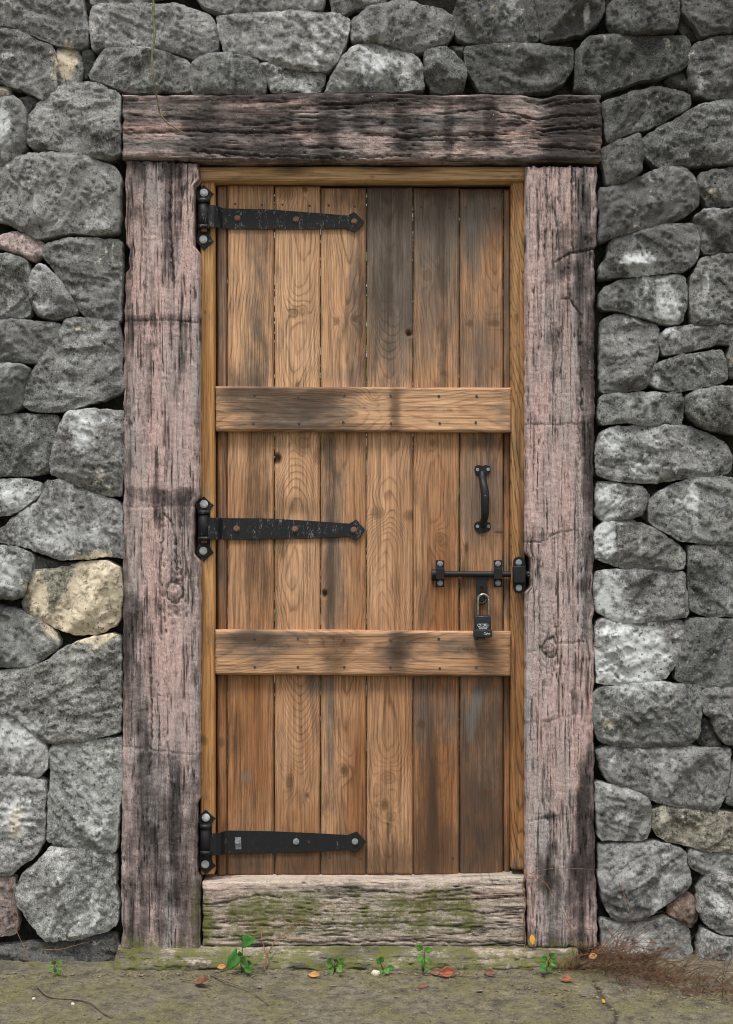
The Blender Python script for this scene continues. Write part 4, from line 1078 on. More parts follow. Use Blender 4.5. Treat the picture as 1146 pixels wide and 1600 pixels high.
# fixings share one mesh per kind
_fix = {}
def fix_mesh(kind, r, mat):
    key = (kind, round(r, 2), mat)
    if key in _fix: return _fix[key]
    bm = bmesh.new()
    R = r * S
    if kind == 'hex':
        prof = [(1.35, 0.0), (1.35, .12), (1.0, .14), (1.0, .62), (0.86, .74), (0, .76)]
        rot = [24, 24, 6, 6, 6, 1]
        # washer
        w = bmesh.ops.create_cone(bm, cap_ends=True, segments=20, radius1=R * 1.3, radius2=R * 1.25, depth=R * .16)
        bmesh.ops.translate(bm, verts=w['verts'], vec=(0, 0, R * .08))
        h = bmesh.ops.create_cone(bm, cap_ends=True, segments=6, radius1=R, radius2=R, depth=R * .6)
        bmesh.ops.translate(bm, verts=h['verts'], vec=(0, 0, R * .46))
        top = [e for e in bm.edges if all(v.co.z > R * .7 for v in e.verts)]
        bmesh.ops.bevel(bm, geom=top, offset=R * .14, segments=2, affect='EDGES')
    elif kind == 'dome':
        h = bmesh.ops.create_uvsphere(bm, u_segments=14, v_segments=8, radius=R)
        for v in bm.verts: v.co.z = max(v.co.z * 0.62, -R * .05)
    else:                                               # countersunk cross head
        h = bmesh.ops.create_cone(bm, cap_ends=True, segments=14, radius1=R, radius2=R * .85, depth=R * .5)
        bmesh.ops.translate(bm, verts=h['verts'], vec=(0, 0, R * .1))
        for a in (0, math.pi / 2):
            c = bmesh.ops.create_cube(bm, size=1.0)
            bmesh.ops.scale(bm, verts=c['verts'], vec=(R * 1.1, R * .28, R * .1))
            bmesh.ops.rotate(bm, verts=c['verts'], cent=(0, 0, 0), matrix=Matrix.Rotation(a + .5, 3, 'Z'))
            bmesh.ops.translate(bm, verts=c['verts'], vec=(0, 0, R * .33))
    bmesh.ops.recalc_face_normals(bm, faces=bm.faces)
    me = bpy.data.meshes.new(kind); bm.to_mesh(me); bm.free()
    me.materials.append(M[mat])
    if kind == 'dome': me.polygons.foreach_set('use_smooth', np.ones(len(me.polygons), bool))
    _fix[key] = me
    return me

def fixing(name, px, py, front, r, parent, kind='hex', mat='zinc'):
    o = bpy.data.objects.new(name, fix_mesh(kind, r, mat))
    link(o, parent)
    o.location = P(px, py, front)
    o.rotation_euler = (math.radians(90) + random.uniform(-.06, .06), random.uniform(0, 3), random.uniform(-.06, .06))
    return o

pl = [o for o in door.children if o.name.startswith('plank')]
pl.sort(key=lambda o: o.data.vertices[0].co.x)
tops = [(368, 410), (442, 484), (514, 555), (586, 630), (658, 704), (728, 773)]
bots = [(367, 412), (440, 489), (515, 563), (588, 631), (662, 708), (730, 775)]
for o, t, b in zip(pl, tops, bots):
    for k, x in enumerate(t): fixing('screw', x, 319 + (x - 368) * .014 + k, PF + .0005, 2.1, o, 'screw', 'screw')
    for k, x in enumerate(b): fixing('screw', x, 1339 + k * 1.5, PF + .0005, 2.1, o, 'screw', 'screw')
for o, (ya, yb) in ((rail1, (618, 660)), (rail2, (998, 1043))):
    for x in (398, 466, 538, 611, 686, 745):
        fixing('screw', x, ya + random.uniform(-1, 2), RF, 2.3, o, 'screw', 'screw')
        fixing('screw', x + random.uniform(-2, 2), yb + random.uniform(-1, 2), RF, 2.3, o, 'screw', 'screw')

def cyl_y(name, px, y0, y1, axis_y, r0, mat, parent, lip=0.0, seg=24):
    """upright barrel seen from the front"""
    a = P(px, y0, axis_y); b = P(px, y1, axis_y)
    prof = [(0, r0 * .8), (0.03, r0), (0.97, r0), (1, r0 * .8)]
    path = [a.lerp(b, t) for t, _ in prof]
    V = []; F = []
    for (t, r), p in zip(prof, path):
        for k in range(seg):
            w = 2 * math.pi * k / seg
            V.append(p + Vector((math.cos(w), math.sin(w), 0)) * r * S)
    n = len(prof)
    for i in range(n - 1):
        for k in range(seg):
            F.append((i * seg + k, i * seg + (k + 1) % seg, (i + 1) * seg + (k + 1) % seg, (i + 1) * seg + k))
    F.append(tuple(range(seg))); F.append(tuple((n - 1) * seg + k for k in range(seg))[::-1])
    o = mk(name, [tuple(v) for v in V], F, mat, parent, False)
    o.data.polygons.foreach_set('use_smooth', [len(p.vertices) == 4 for p in o.data.polygons])
    return o

def hinge(dx, dy, stations, mat, boltmat, boltkind, bolts, label):
    me_mat = M[mat]
    th = 0.004
    secs = []
    for x, t, b, fr in stations:
        secs.append([P(x, t, fr), P(x, b, fr), P(x, b, fr) + Vector((0, th, 0)), P(x, t, fr) + Vector((0, th, 0))])
    h = loft('strap_hinge', secs, me_mat, door, 0.0009)
    h['label'] = label
    X = lambda v: v + dx
    Y = lambda v: v + dy
    pts = [(319, 289), (326, 296), (334.5, 303), (330, 307), (328, 313), (328.5, 366), (330, 372), (334.5, 377), (327, 383), (319, 390.5), (311, 382), (303, 374), (308, 370), (309.5, 365), (309.5, 314), (308, 308), (303.5, 302), (311, 296)]
    poly_plate('hinge_plate', [(X(a), Y(b)) for a, b in pts], FR - 0.005, 0.005, me_mat, h, 0.0009)
    ax = FR - 0.017
    cyl_y('knuckle', X(318.5), Y(318), Y(353), ax, 7.6, me_mat, h)
    cyl_y('collar', X(319), Y(311), Y(317), ax, 9.8, me_mat, h)
    cyl_y('collar', X(319), Y(352), Y(357.5), ax, 9.6, me_mat, h)
    cyl_y('hinge_pin', X(319), Y(357), Y(362), ax + .002, 5.0, M['rust'] if boltmat == 'rust' else me_mat, h)
    fixing('bolt', X(319), Y(301), FR - .005, 5.0, h, 'hex', 'zinc')
    fixing('bolt', X(318), Y(374), FR - .005, 5.0, h, 'hex', 'zinc')
    for bx, by in bolts: fixing('bolt', bx, by, 0.0672, 4.0, h, boltkind, boltmat)
    return h
f0, f1 = FR - 0.020, 0.0675
hinge(0, 0, [(325, 320, 354, f0), (335, 320.5, 354.5, f0 + .002), (341, 322, 356, f0 + .012), (348, 325, 357.5, f1 - .004), (353, 325.5, 357.5, f1), (420, 327, 358, f1), (480, 331.5, 358, f1), (543, 336.5, 357, f1), (546, 335, 358.5, f1), (554, 331, 363, f1), (570, 346.5, 348, f1)],
      'iron_worn', 'rust', 'hex', [(371, 341), (463, 343), (554, 346)], 'topmost black strap hinge with scratched paint')
hinge(0, 486.5, [(325, 809, 843, f0), (335, 809, 843, f0 + .002), (341, 809, 843, f0 + .012), (348, 809.5, 843, f1 - .004), (353, 809.5, 843, f1), (420, 810, 842.5, f1), (480, 813.5, 841.5, f1), (546, 818, 838.5, f1), (549, 816.5, 840, f1), (557, 811.5, 845, f1), (571, 827.5, 829, f1)],
      'iron_worn', 'rust', 'hex', [(370, 826), (461, 827), (553, 828)], 'middle black strap hinge with rusty bolts')
hinge(3, 976.5, [(328, 1303, 1337, f0), (338, 1302, 1336.5, f0 + .002), (345, 1301, 1336, f0 + .012), (352, 1298.5, 1334.5, f1 - .004), (357, 1298, 1334, f1), (420, 1299, 1333, f1), (480, 1301.5, 1332, f1), (545, 1305, 1328, f1), (548, 1303, 1330, f1), (558, 1299.5, 1332, f1), (572, 1315, 1316.5, f1)],
      'iron_lower', 'zinc_dull', 'hex', [(372, 1315), (463, 1315), (555, 1315)], 'lowest black strap hinge with silver bolts')
h3 = [o for o in door.children if o.name.startswith('strap_hinge')][2]
poly_plate('sticker', [(368, 1308), (377, 1308), (377.5, 1327), (368.5, 1327)], 0.0668, 0.0008, M['sticker'], h3, 0)

# pull handle
def build_handle():
    fr = PF - 0.006
    hs = poly_plate('pull_handle', [(741.5, 733), (743, 728), (748, 726.5), (754, 728), (760, 726.5), (765.5, 728), (767, 733), (765, 739), (761, 743), (757, 745), (750.5, 745), (746, 742), (743, 739)], fr, 0.006, M['iron'], door, .0015)
    poly_plate('foot_plate', [(741, 823), (742.5, 817), (747, 815), (754, 814.5), (761, 815), (766, 817), (767.5, 823), (765, 829), (759, 832), (750, 832), (744, 829)], fr, 0.006, M['iron'], hs, .0015)
    path = [P(754, 738, fr - .003), P(754, 746, fr - .012), P(756, 758, fr - .032), P(758, 772, fr - .040), P(758.2, 790, fr - .040), P(758, 805, fr - .033), P(756, 815, fr - .014), P(755, 821, fr - .003)]
    tube('grip', path, lambda t: S * (5.0 + 1.6 * math.sin(math.pi * min(1, max(0, t))) - 0.5 * (t > .85)), M['iron'], hs, 14)
    for x, y in ((746.5, 734), (763, 733.5), (746.5, 822.5), (763.5, 822.5)):
        fixing('screw', x, y, fr - .0005, 2.9, hs, 'screw', 'zinc_dull')
    # cast mark on the grip
    for py in (775, 779, 783):
        tube('cast_mark', [P(757, py, fr - .040 - 6.55 * S), P(760, py - .6, fr - .040 - 6.5 * S)], 0.0007, M['zinc_dull'], hs, 6, 2)
build_handle()

# slide bolt on the door
def strap_over(name, x0, x1, prof, mat, parent, th=0.0035):
    secs = []
    for py, fr in prof:
        secs.append([P(x0, py, fr), P(x1, py, fr), P(x1, py, fr) + Vector((0, th, 0)), P(x0, py, fr) + Vector((0, th, 0))])
    return loft(name, secs, mat, parent, 0.0008)
def build_bolt():
    by = PF - 0.011
    m = M['iron']
    bar = tube('slide_bolt', [P(678, 896.5, by), P(740, 897, by), P(823, 897.5, by)], 4.6 * S, m, door, 16, 4)
    bar['label'] = 'black sliding bolt across the right planks'
    tube('bolt_end', [P(675, 896.5, by), P(677, 896.5, by), P(684, 896.5, by), P(686, 896.5, by)], lambda t: S * (6.8 if t < .8 else 5.5), m, bar, 16, 2)
    tube('bolt_end', [P(674.5, 903.5, PF - .004), P(684, 904, PF - .004)], S * 3.6, m, bar, 10, 2)
    tube('bolt_tip', [P(823, 897.5, by), P(828, 897.5, by), P(831, 897.5, by)], lambda t: S * (4.6 - 1.4 * t), m, bar, 12, 3)
    for x in (688, 778.5):
        b = strap_over('guide', x - 6.5, x + 6.5, [(875.5, PF - .0035), (886, PF - .0035), (888.5, by - .0125), (904.5, by - .0125), (907, PF - .0035), (917, PF - .0035)], m, bar)
        fixing('bolt', x, 881, PF - .0035, 3.6, bar, 'hex', 'zinc_dull'); fixing('bolt', x, 911, PF - .0035, 3.6, bar, 'hex', 'zinc_dull')
    fr = by - .002
    # drop plate with its slot
    pts = [(741, 900.5), (770, 900.5), (764, 904), (762, 911), (762, 931), (759, 939), (753.2, 939), (753.2, 925.5), (755.6, 924), (755.6, 918), (753.2, 916), (752.8, 916), (750.4, 918), (750.4, 924), (752.8, 925.5), (752.8, 939), (747, 939), (744.5, 931), (745, 911), (744, 904)]
    poly_plate('drop_plate', pts, fr, 0.004, m, bar, 0)
    ring = [P(753 + 7.2 * math.cos(a), 936 + 7.2 * math.sin(a), fr - .004 - .006 * math.sin(a)) for a in np.linspace(0, 2 * math.pi, 25)]
    tube('staple', ring, 1.9 * S, M['iron'], bar, 8, 1)
build_bolt()

# keeper on the right jamb
def build_keeper():
    m = M['iron']
    fr = FR - .004
    k = poly_plate('bolt_keeper', [(802.5, 876), (805, 871.5), (811, 869.5), (817.5, 871.5), (821, 876), (822, 884), (822, 911), (821.5, 920), (817, 925.5), (811, 927), (805, 925), (802, 919), (802, 884)], fr, .004, m, frame, .001)
    rounded_box('keeper_box', 802.5, 822, 885, 911, fr - .026, fr, m, k, .002)
    fixing('bolt', 811, 879, fr, 4.0, k, 'hex', 'zinc_dull'); fixing('bolt', 811, 918.5, fr, 4.0, k, 'hex', 'zinc')
    fixing('bolt', 826, 897, FR - .016, 3.4, k, 'hex', 'zinc_dull')
    tube('latch_stub', [P(820, 897, FR - .012), P(827.5, 897, FR - .012)], 5.2 * S, m, k, 12, 2)
build_keeper()

# padlock hanging from the staple
def build_padlock():
    lk = thing('padlock', 'black padlock with steel shackle hanging from the sliding bolt', 'padlock', tuple(P(755, 998, 0.035)))
    f, b = 0.012, 0.046
    body = rounded_box('body', 742.5, 767.5, 962.5, 985, f, b, M['shell'], lk, .0022)
    rounded_box('skirt', 740.3, 769.6, 984, 996, f - .003, b, M['shell'], lk, .002, taper=1.0)
    rounded_box('key_cover', 744, 759, 993.5, 999, f + .002, b - .004, M['shell'], lk, .001)
    ys = 0.034
    xa, xb = 747.3, 764.0
    cxm, rr = (xa + xb) / 2, (xb - xa) / 2
    pts = [P(xa, 964, ys), P(xa, 950, ys), P(xa, 938, ys)]
    for a in np.linspace(math.pi, 2 * math.pi, 9): pts.append(P(cxm + rr * math.cos(a), 937 + rr * math.sin(a), ys))
    pts += [P(xb, 938, ys), P(xb, 950, ys), P(xb, 964, ys)]
    tube('shackle', pts, 1.75 * S, M['steel'], lk, 12, 3)
    # printed badge: white lozenge, dark letters, a line of small print, and the mark on the skirt
    lo = []
    for a in np.linspace(-math.pi / 2, math.pi / 2, 7): lo.append((761.5 + 2.9 * math.cos(a), 977.5 + 2.9 * math.sin(a)))
    for a in np.linspace(math.pi / 2, 1.5 * math.pi, 7): lo.append((749 + 2.9 * math.cos(a), 977.5 + 2.9 * math.sin(a)))
    poly_plate('badge', lo, f - .0006, .0008, M['print_'], lk, 0)
    def text(s, px, py, size, y, mat, stretch=1.0):
        cu = bpy.data.curves.new('lettering', 'FONT'); cu.body = s; cu.size = size * S
        cu.align_x = 'CENTER'; cu.align_y = 'CENTER'; cu.extrude = .0001; cu.offset = .00025
        cu.materials.append(mat)
        t_ = bpy.data.objects.new('lettering', cu)
        me = bpy.data.meshes.new_from_object(t_)
        bpy.data.objects.remove(t_)
        o = bpy.data.objects.new('lettering', me); link(o, lk)
        o.location = P(px, py, y); o.rotation_euler = (math.radians(90), 0, 0); o.scale = (stretch, 1, 1)
    text('ABUS', 755.2, 977.4, 5.6, f - .0009, M['shell'], 1.35)
    text('TITALIUM', 755, 982.2, 2.3, f - .0004, M['print_'], 1.25)
    text('plus', 763.2, 990, 3.6, f - .0036, M['print_'], 1.1)
    ring = [P(758 + 1.5 * math.cos(a), 990 + 1.5 * math.sin(a), f - .0034) for a in np.linspace(0, 2 * math.pi, 13)]
    tube('emblem', ring, .0007, M['print_'], lk, 6, 1)
build_padlock()

# ------------------------------------------------------------------ plants
def leaf_mesh_arrays(L, Wd, heart=0.0, fold=0.25, curl=0.2, seed=0, nl=9, nw=7):
    """leaf lying in the xy plane, base at the origin, tip towards +y"""
    rr = np.random.default_rng(seed)
    V = []
    for i in range(nl):
        t = i / (nl - 1)
        w = Wd * (math.sin(math.pi * min(1, (t * (0.86 if heart else 1.0)) + (0.14 if heart else 0.0))) ** (0.75 if heart else 0.9)) * (1 - 0.35 * t if heart else 1)
        if i == nl - 1: w = Wd * .02
        if i == 0 and not heart: w = Wd * .04
        for j in range(nw):
            u = j / (nw - 1) * 2 - 1
            y = L * (t - heart * 0.22 * abs(u) ** 1.5 * (1 - t) ** 3)
            z = fold * abs(u) * w - curl * L * t * t + rr.normal(0, .012) * Wd
            V.append((u * w, y, z))
    return V, [tuple(f) for f in grid_faces(nw, nl)]

def leaf_part(name, base, ang, pitch, L, Wd, mat, parent, heart=0.0, fold=.25, curl=.2, seed=0, roll=0.0, y_face=True):
    V, F = leaf_mesh_arrays(L, Wd, heart, fold, curl, seed)
    o = mk(name, V, [list(f) for f in F], mat, parent, True)
    md = o.modifiers.new('thick', 'SOLIDIFY'); md.thickness = 0.0006
    # ang: direction of the tip seen from the front (0 = right, 90 = up); pitch: how far it leans to the viewer
    d = Vector((math.cos(ang) * math.cos(pitch), -math.sin(pitch), math.sin(ang) * math.cos(pitch))).normalized()
    nrm = Vector((0, -math.cos(pitch + .0), 0.35)).normalized() if y_face else Vector((0, 0, 1))
    nrm = (nrm - d * nrm.dot(d)).normalized()
    xax = d.cross(nrm).normalized()
    R = Matrix((xax, d, nrm)).transposed()
    o.rotation_euler = (R @ Matrix.Rotation(roll, 3, 'Y')).to_euler()
    o.location = base
    return o

def weed(px, py, depth, label, leaves, mat='leaf2', group='weeds sprouting along the foot of the door'):
    base = P(px, py, depth)
    w = thing('weed', label, 'weed', tuple(base), group)
    for i, (lx, ly, ang, L, Wd, heart, m) in enumerate(leaves):
        yy = depth - 0.012 - 0.008 * ((i * 3) % 4)
        st = P(lx, ly, yy)
        mid = base.lerp(st, .55) + Vector((random.uniform(-.003, .003), -.004, .004))
        tube('stem', [base + Vector((random.uniform(-.003, .003), 0, -.006)), mid, st], .0011, M['stem'], w, 6, 4)
        leaf_part('leaf', st, math.radians(ang), math.radians(28 + 9 * (i % 3)), L * S, Wd * S, M[m or mat], w, heart, .22, .18, i + px, random.uniform(-.25, .25))
    return w
wd = -0.085
weed(378, 1517, wd, 'largest weed with two heart shaped leaves left of the doorstep', [(372, 1490, 235, 27, 12, 1, 'leaf'), (380, 1472, 25, 24, 11, 1, 'leaf'), (376, 1494, 95, 13, 3.5, 0, 'leaf2'), (378, 1503, 330, 13, 6, 0, 'leaf'), (384, 1506, 20, 12, 5, 0, 'leaf'), (380, 1500, 60, 12, 4, 0, 'leaf2'), (383, 1512, 340, 14, 6, 0, 'leaf')])
weed(523, 1516, wd, 'low clump of small round leaves below the middle of the sill', [(520, 1508, 170, 11, 5, 0, None), (517, 1503, 120, 10, 5, 0, None), (525, 1503, 80, 9, 4.5, 0, None), (528, 1507, 20, 11, 5, 0, None), (522, 1513, 200, 11, 5, 0, None), (527, 1512, 340, 11, 5, 0, None), (531, 1502, 40, 9, 4, 0, None), (519, 1515, 250, 8, 4, 0, None)])
weed(599, 1516, wd, 'small sprout beside the pale pebble on the ground', [(596, 1505, 130, 12, 5, 0, 'leaf'), (595, 1501, 60, 10, 4.5, 0, None), (601, 1513, 320, 11, 5, 0, None), (606, 1512, 10, 10, 5, 0, 'leaf'), (597, 1514, 240, 9, 4, 0, None)])
weed(661, 1515, wd, 'upright seedling with paired leaves right of the sill centre', [(661, 1483, 150, 14, 5, 0, None), (663, 1484, 15, 16, 5, 0, None), (661, 1494, 205, 13, 5, 0, None), (664, 1496, 325, 12, 5, 0, None), (662, 1500, 250, 12, 5, 0, None), (664, 1513, 10, 9, 4, 0, None)])
weed(857, 1512, -0.09, 'green sprout at the foot of the right post', [(855, 1500, 150, 12, 6, 0, None), (860, 1497, 60, 13, 6, 0, 'leaf2'), (862, 1502, 330, 11, 5, 0, None), (853, 1507, 210, 12, 6, 0, 'leaf'), (857, 1510, 270, 9, 5, 0, 'leaf'), (850, 1512, 200, 10, 5, 0, 'leaf')])
weed(88, 1521, -0.10, 'tiny sprout against the stone at the left foot of the wall', [(86, 1507, 100, 10, 4, 0, None), (90, 1507, 30, 11, 4, 0, None), (84, 1511, 190, 9, 4, 0, None), (91, 1514, 300, 9, 4, 0, None), (88, 1518, 250, 6, 3, 0, None)])

# vine hanging over the lintel
vine = tube('hanging_vine', [P(236, -130, -.075), P(240, -40, -.072), P(240, 20, -.07), P(242, 55, -.07), P(238, 90, -.07), P(240, 125, -.068), P(246, 155, -.05), P(251, 178, -.04), P(262, 192, -.036), P(276, 201, -.034), P(287, 208, -.032)],
            lambda t: S * (2.1 - 1.2 * t + 0.7 * math.exp(-((t - .42) / .015) ** 2) + 0.5 * math.exp(-((t - .78) / .012) ** 2) + .25 * math.sin(t * 70)), M['vine'], None, 8, 10)
tag(vine, 'thin lichen covered vine hanging down over the left of the lintel', 'vine')

# dry stems and tendrils
def strand(name, pts, r, mat, label, cat, group=None, taper=.6):
    o = tube(name, pts, lambda t: r * (1 - taper * t), M[mat], None, 6, 5)
    return tag(o, label, cat, group)
st = thing('dry_stem', 'dry forked red brown stem standing beside the largest weed', 'dry stem', tuple(P(413, 1517, -.08)))
tube('branch', [P(413, 1517, -.08), P(416, 1500, -.07), P(419, 1490, -.05), P(427, 1476, -.03), P(434, 1466, -.02), P(452, 1467, -.012), P(478, 1468, -.006)], lambda t: S * (1.5 - .9 * t), M['tendril'], st, 6, 5)
tube('branch', [P(418, 1491, -.055), P(413, 1480, -.035), P(409, 1465, -.02), P(410, 1448, -.01)], lambda t: S * (1.0 - .5 * t), M['tendril'], st, 6, 5)
tube('branch', [P(434, 1466, -.02), P(450, 1456, -.01), P(466, 1440, -.006), P(490, 1446, -.004), P(515, 1452, -.002)], lambda t: S * (.8 - .4 * t), M['tendril'], st, 6, 5)
tg = 'red brown tendrils creeping over the wall'
strand('tendril', [P(822, 1362, .004), P(817, 1385, 0), P(822, 1410, -.004), P(818, 1440, -.006), P(822, 1465, -.01), P(817, 1492, -.04)], .0018, 'tendril', 'brown tendril running down the joint between sill and right post', 'tendril', tg)
strand('tendril', [P(826, 1372, -.006), P(846, 1375, -.009), P(860, 1390, -.012), P(878, 1420, -.014), P(893, 1455, -.02), P(908, 1490, -.06)], .0014, 'tendril', 'thin tendril slanting down across the foot of the right post', 'tendril', tg)
strand('tendril', [P(824, 1366, -.004), P(855, 1358, -.012), P(900, 1357, -.014), P(940, 1360, -.02)], .0010, 'tendril', 'hair thin tendril crossing the right post just above its base', 'tendril', tg)
strand('tendril', [P(17, 1375, -.05), P(18, 1410, -.05), P(25, 1450, -.06), P(38, 1480, -.07), P(50, 1512, -.09), P(55, 1520, -.1)], .0014, 'tendril', 'orange brown tendril trailing down the left edge of the wall', 'tendril', tg)
strand('tendril', [P(62, 1483, -.07), P(90, 1484, -.075), P(115, 1478, -.07), P(136, 1472, -.06)], .0014, 'tendril', 'short pale tendril under the big lower left stone', 'tendril', tg)
strand('tendril', [P(968, 1380, -.05), P(978, 1405, -.06), P(985, 1425, -.055), P(978, 1450, -.05), P(960, 1475, -.07), P(930, 1480, -.09)], .0011, 'tendril', 'fine brown tendril over the rounded stone right of the post', 'tendril', tg)

# twigs on the ground
tw = 'twigs lying on the ground'
strand('twig', [Gd(60, 1542, .004), Gd(75, 1556, .006), Gd(95, 1560, .005), Gd(115, 1561, .006), Gd(140, 1566, .005), Gd(158, 1580, .005), Gd(176, 1590, .004)], .0034, 'twig', 'crooked dark twig on the ground at far left', 'twig', tw)
strand('twig', [Gd(330, 1524, .006), Gd(350, 1532, .008), Gd(372, 1540, .006), Gd(396, 1551, .006), Gd(420, 1570, .004)], .0026, 'twig', 'slender grey twig lying in front of the largest weed', 'twig', tw)
strand('twig', [Gd(282, 1530, .006), Gd(300, 1532, .012), Gd(318, 1538, .008), Gd(332, 1546, .005)], .0022, 'twig', 'short brown twig touching the crumpled dead leaf', 'twig', tw)
strand('twig', [Gd(712, 1524, .004), Gd(745, 1526, .005), Gd(780, 1524, .006), Gd(812, 1527, .004)], .0018, 'twig', 'long thin straw along the ledge right of the red leaf', 'twig', tw)

def fallen_leaf(px, py, L, Wd, rot, mat, label, curl=.3, fold=.35, z=.004, tilt=0.0):
    V, F = leaf_mesh_arrays(L * S, Wd * S, 0, fold, -curl, int(px), 9, 7)
    o = mk('fallen_leaf', V, [list(f) for f in F], M[mat], None, True)
    md = o.modifiers.new('thick', 'SOLIDIFY'); md.thickness = 0.0007
    o.rotation_euler = (Matrix.Rotation(math.radians(rot), 3, 'Z') @ Matrix.Rotation(math.radians(tilt), 3, 'Y')).to_euler()
    o.location = Gd(px, py, z)
    return tag(o, label, 'leaf', 'dead leaves fallen at the doorstep')
fallen_leaf(672, 1519, 19, 6, -95, 'leaf_brown', 'dark red curled leaf left of the larger rust coloured leaf', .1, .5, .009, 48)
fallen_leaf(686, 1521, 25, 8.5, -80, 'leaf_red', 'biggest rust coloured leaf lying at the ledge', .15, .6, .012, 52)
fallen_leaf(339, 1512, 15, 4, -65, 'leaf_orange', 'pale orange leaf beside the largest weed', .1, .4, .014, 50)
fallen_leaf(482, 1523, 20, 5, -110, 'leaf_orange', 'tan curled leaf left of the low clump of round leaves', .15, .5, .008, 40)
fallen_leaf(941, 1566, 9, 3.2, -30, 'leaf_yellow', 'bright yellow leaf lying on the ground in front of the rootlets', .1, .3, .006, 50)
fallen_leaf(304, 1536, 26, 8, -105, 'leaf_brown', 'crumpled brown leaf on the ground left of the grey twig', .4, .8, .008, 30)
fallen_leaf(652, 1543, 19, 5, -75, 'leaf_brown', 'flat dark leaf on open ground below the rust coloured leaf', .1, .3, .004, 15)
fallen_leaf(757, 1520, 17, 6, -95, 'leaf_brown', 'small red brown leaf against the ledge near the thin straw', .2, .6, .008, 45)
fallen_leaf(876, 1532, 18, 6, -85, 'leaf_red', 'wine red leaf at the left end of the dry rootlets', .2, .5, .007, 30)
fallen_leaf(920, 1497, 14, 5, -60, 'leaf_orange', 'curled tan leaf perched on top of the dry rootlets', .3, .6, .05, 40)
o = leaf_part('fallen_leaf', P(831, 1460, -.012), math.radians(275), math.radians(20), 16 * S, 4.5 * S, M['leaf_yellow'], None, 0, .3, .1, 5)
tag(o, 'small yellow leaf caught upright at the foot of the right post', 'leaf', 'dead leaves fallen at the doorstep')

def pebble(px, py, r, mat, label, seed):
    bm = bmesh.new()
    bmesh.ops.create_icosphere(bm, subdivisions=2, radius=1)
    rr = random.Random(seed)
    for v in bm.verts:
        v.co *= 1 + rr.uniform(-.14, .1)
        v.co = Vector((v.co.x * r * 1.1, v.co.y * r, v.co.z * r * .9))
    o = bm_obj('pebble', bm, M[mat], None, False, Gd(px, py, 0) + Vector((0, 0, r * .5)))
    return tag(o, label, 'pebble', 'pebbles on the ground')
pebble(587, 1524, .011, 'pebble', 'cream angular pebble between the small sprout and the ledge', 3)
pebble(114, 1570, .0045, 'pebble', 'tiny white pebble beside the crooked twig', 5)
pebble(53, 1562, .0045, 'pebble', 'pale pebble touching the crooked twig at far left', 8)

# dry rootlets heaped at the right foot of the wall
def build_rootlets():
    rr = random.Random(21)
    V = []; F = []
    for i in range(950):
        u = rr.random()
        px = rr.gauss(980, 48) if u < .55 else (rr.uniform(880, 1180) if u < .85 else rr.gauss(1090, 40))
        lo = 1512 + max(0, (px - 890)) * .17 + rr.gauss(0, 9)
        b = Gd(px, lo, 0.0)
        a = rr.uniform(0, 2 * math.pi)
        hump = .085 * math.exp(-((px - 962) / 62) ** 2)
        top = hump * rr.random() ** 1.3
        L = rr.uniform(.012, .05)
        d = Vector((math.cos(a), math.sin(a) * .8, rr.uniform(-.3, .7)))
        if i % 4 == 0:                                   # loose wisps springing up and over
            d = Vector((rr.uniform(-.8, 1.1), rr.uniform(-.4, .1), rr.uniform(.1, 1.0))); L = rr.uniform(.05, .15)
        p0 = b + Vector((0, rr.uniform(-.015, .03), top + .003))
        p1 = p0 + d * L * .5 + Vector((rr.gauss(0, .006), rr.gauss(0, .005), rr.gauss(.004, .006)))
        p2 = p1 + d * L * .4 + Vector((rr.gauss(0, .01), rr.gauss(0, .008), rr.gauss(-.006, .008)))
        p3 = p2 + d * L * .2 + Vector((rr.gauss(0, .012), rr.gauss(0, .008), rr.gauss(-.012, .008)))
        for p in (p0, p1, p2, p3):
            p.z = max(p.z, .002); p.y = min(p.y, -.072)
        v, f = tube_arrays(catmull([p0, p1, p2, p3], 2), rr.uniform(.0004, .0009), 4, len(V))
        V += v; F += f
    o = mk('dry_rootlets', [tuple(v) for v in V], F, M['dryroot'], None, True)
    tag(o, 'heap of dry brown rootlets at the right foot of the wall', 'dry roots', None, 'stuff')
build_rootlets()
rg = 'long dry runners arching out of the rootlet heap'
for pts, lab in (
    ([(936, 1500), (965, 1478), (990, 1482), (1015, 1495)], 'short arching runner on the left of the rootlet heap'),
    ([(965, 1478), (1010, 1482), (1060, 1488), (1098, 1500)], 'highest pale runner lying nearly level over the base stone'),
    ([(985, 1505), (1030, 1498), (1070, 1515), (1105, 1540)], 'long runner arching down to the right from the rootlet heap'),
    ([(1035, 1500), (1075, 1518), (1100, 1540), (1112, 1558)], 'lowest runner reaching the ground at far right'),
    ([(860, 1510), (890, 1498), (920, 1490), (950, 1478)], 'runner rising from the green sprout to the rootlet heap')):
    n = len(pts)
    strand('runner', [P(x, y, -.085 - .012 * k) for k, (x, y) in enumerate(pts)], .0013, 'tendril', lab, 'runner', rg)

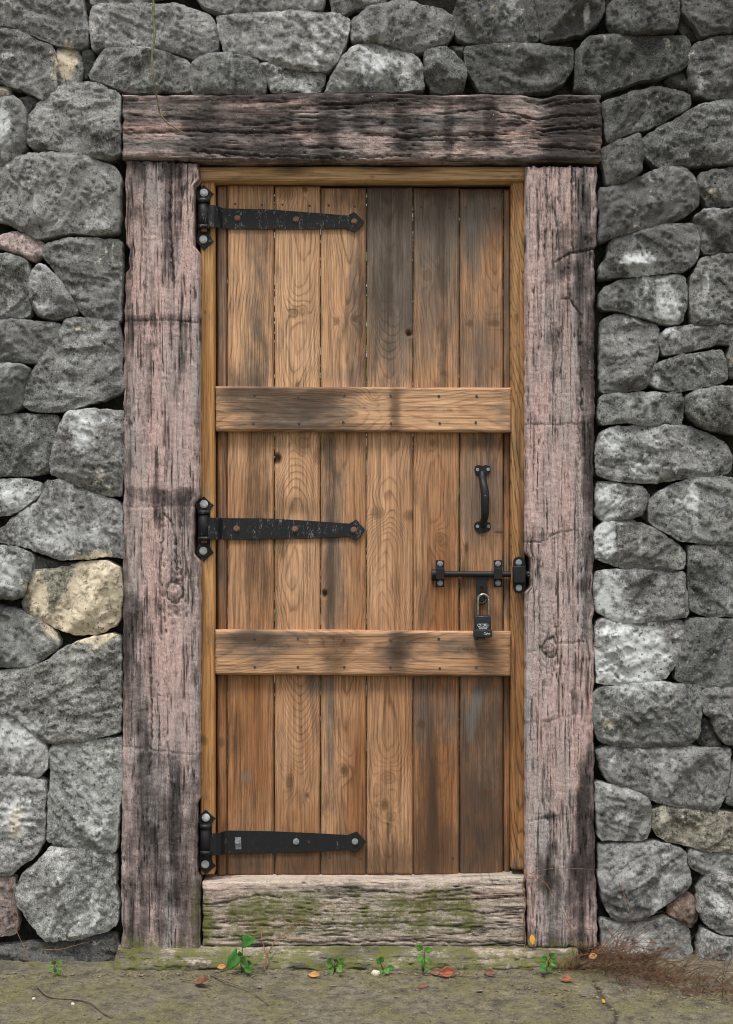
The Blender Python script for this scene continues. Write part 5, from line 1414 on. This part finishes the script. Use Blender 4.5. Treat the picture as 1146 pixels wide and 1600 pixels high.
# litter: bits of bark, grit and leaf too small to count
def build_litter():
    rr = random.Random(5)
    V = []; F = []
    for i in range(1500):
        if i < 700: px, py = rr.uniform(-20, 1170), 1519 + abs(rr.gauss(0, 7))
        elif i < 1250: px, py = rr.gauss(960, 85), 1535 + abs(rr.gauss(0, 16))
        else: px, py = rr.uniform(-20, 1170), rr.uniform(1520, 1605)
        c = Gd(px, py, .001)
        if c.y > -.07: c.y = -.075
        L = (.0018 + .006 * rr.random() ** 2.5) * (1.6 if rr.random() < .12 else 1); W_ = L * rr.uniform(.25, .7); h = L * rr.uniform(.15, .5)
        a = rr.uniform(0, math.pi)
        ux = Vector((math.cos(a), math.sin(a), rr.uniform(-.2, .2))) * L; uy = Vector((-math.sin(a), math.cos(a), 0)) * W_
        n = len(V)
        c.z += .002
        V += [c - ux, c + uy * rr.uniform(.6, 1), c + ux, c - uy, c + Vector((0, 0, h)), c - Vector((0, 0, .003))]
        F += [(n, n + 3, n + 4), (n + 3, n + 2, n + 4), (n + 2, n + 1, n + 4), (n + 1, n, n + 4), (n + 3, n, n + 5), (n + 2, n + 3, n + 5), (n + 1, n + 2, n + 5), (n, n + 1, n + 5)]
    o = mk('litter', [tuple(v) for v in V], F, M['grit'], None, False)
    tag(o, 'scattered crumbs of bark and grit along the foot of the wall', 'litter', None, 'stuff')
build_litter()

# garden foliage glimpsed through the gaps of the door
def build_hedge():
    rr = random.Random(9)
    V = []; F = []
    for i in range(15000):
        c = Vector((rr.uniform(-1.1, 1.1), 1.7 + rr.uniform(0, .5), rr.uniform(0.0, 3.5)))
        a = Vector((rr.gauss(0, 1), rr.gauss(0, 1), rr.gauss(0, 1))).normalized()
        b = a.orthogonal().normalized()
        L = rr.uniform(.03, .06)
        n = len(V)
        V += [c - a * L, c + b * L * .5, c + a * L, c - b * L * .5]
        F.append((n, n + 1, n + 2, n + 3))
    o = mk('hedge', [tuple(v) for v in V], F, M['hedge'], None, False)
    tag(o, 'green garden foliage glimpsed through the gaps between the planks', 'hedge', None, 'stuff')
build_hedge()
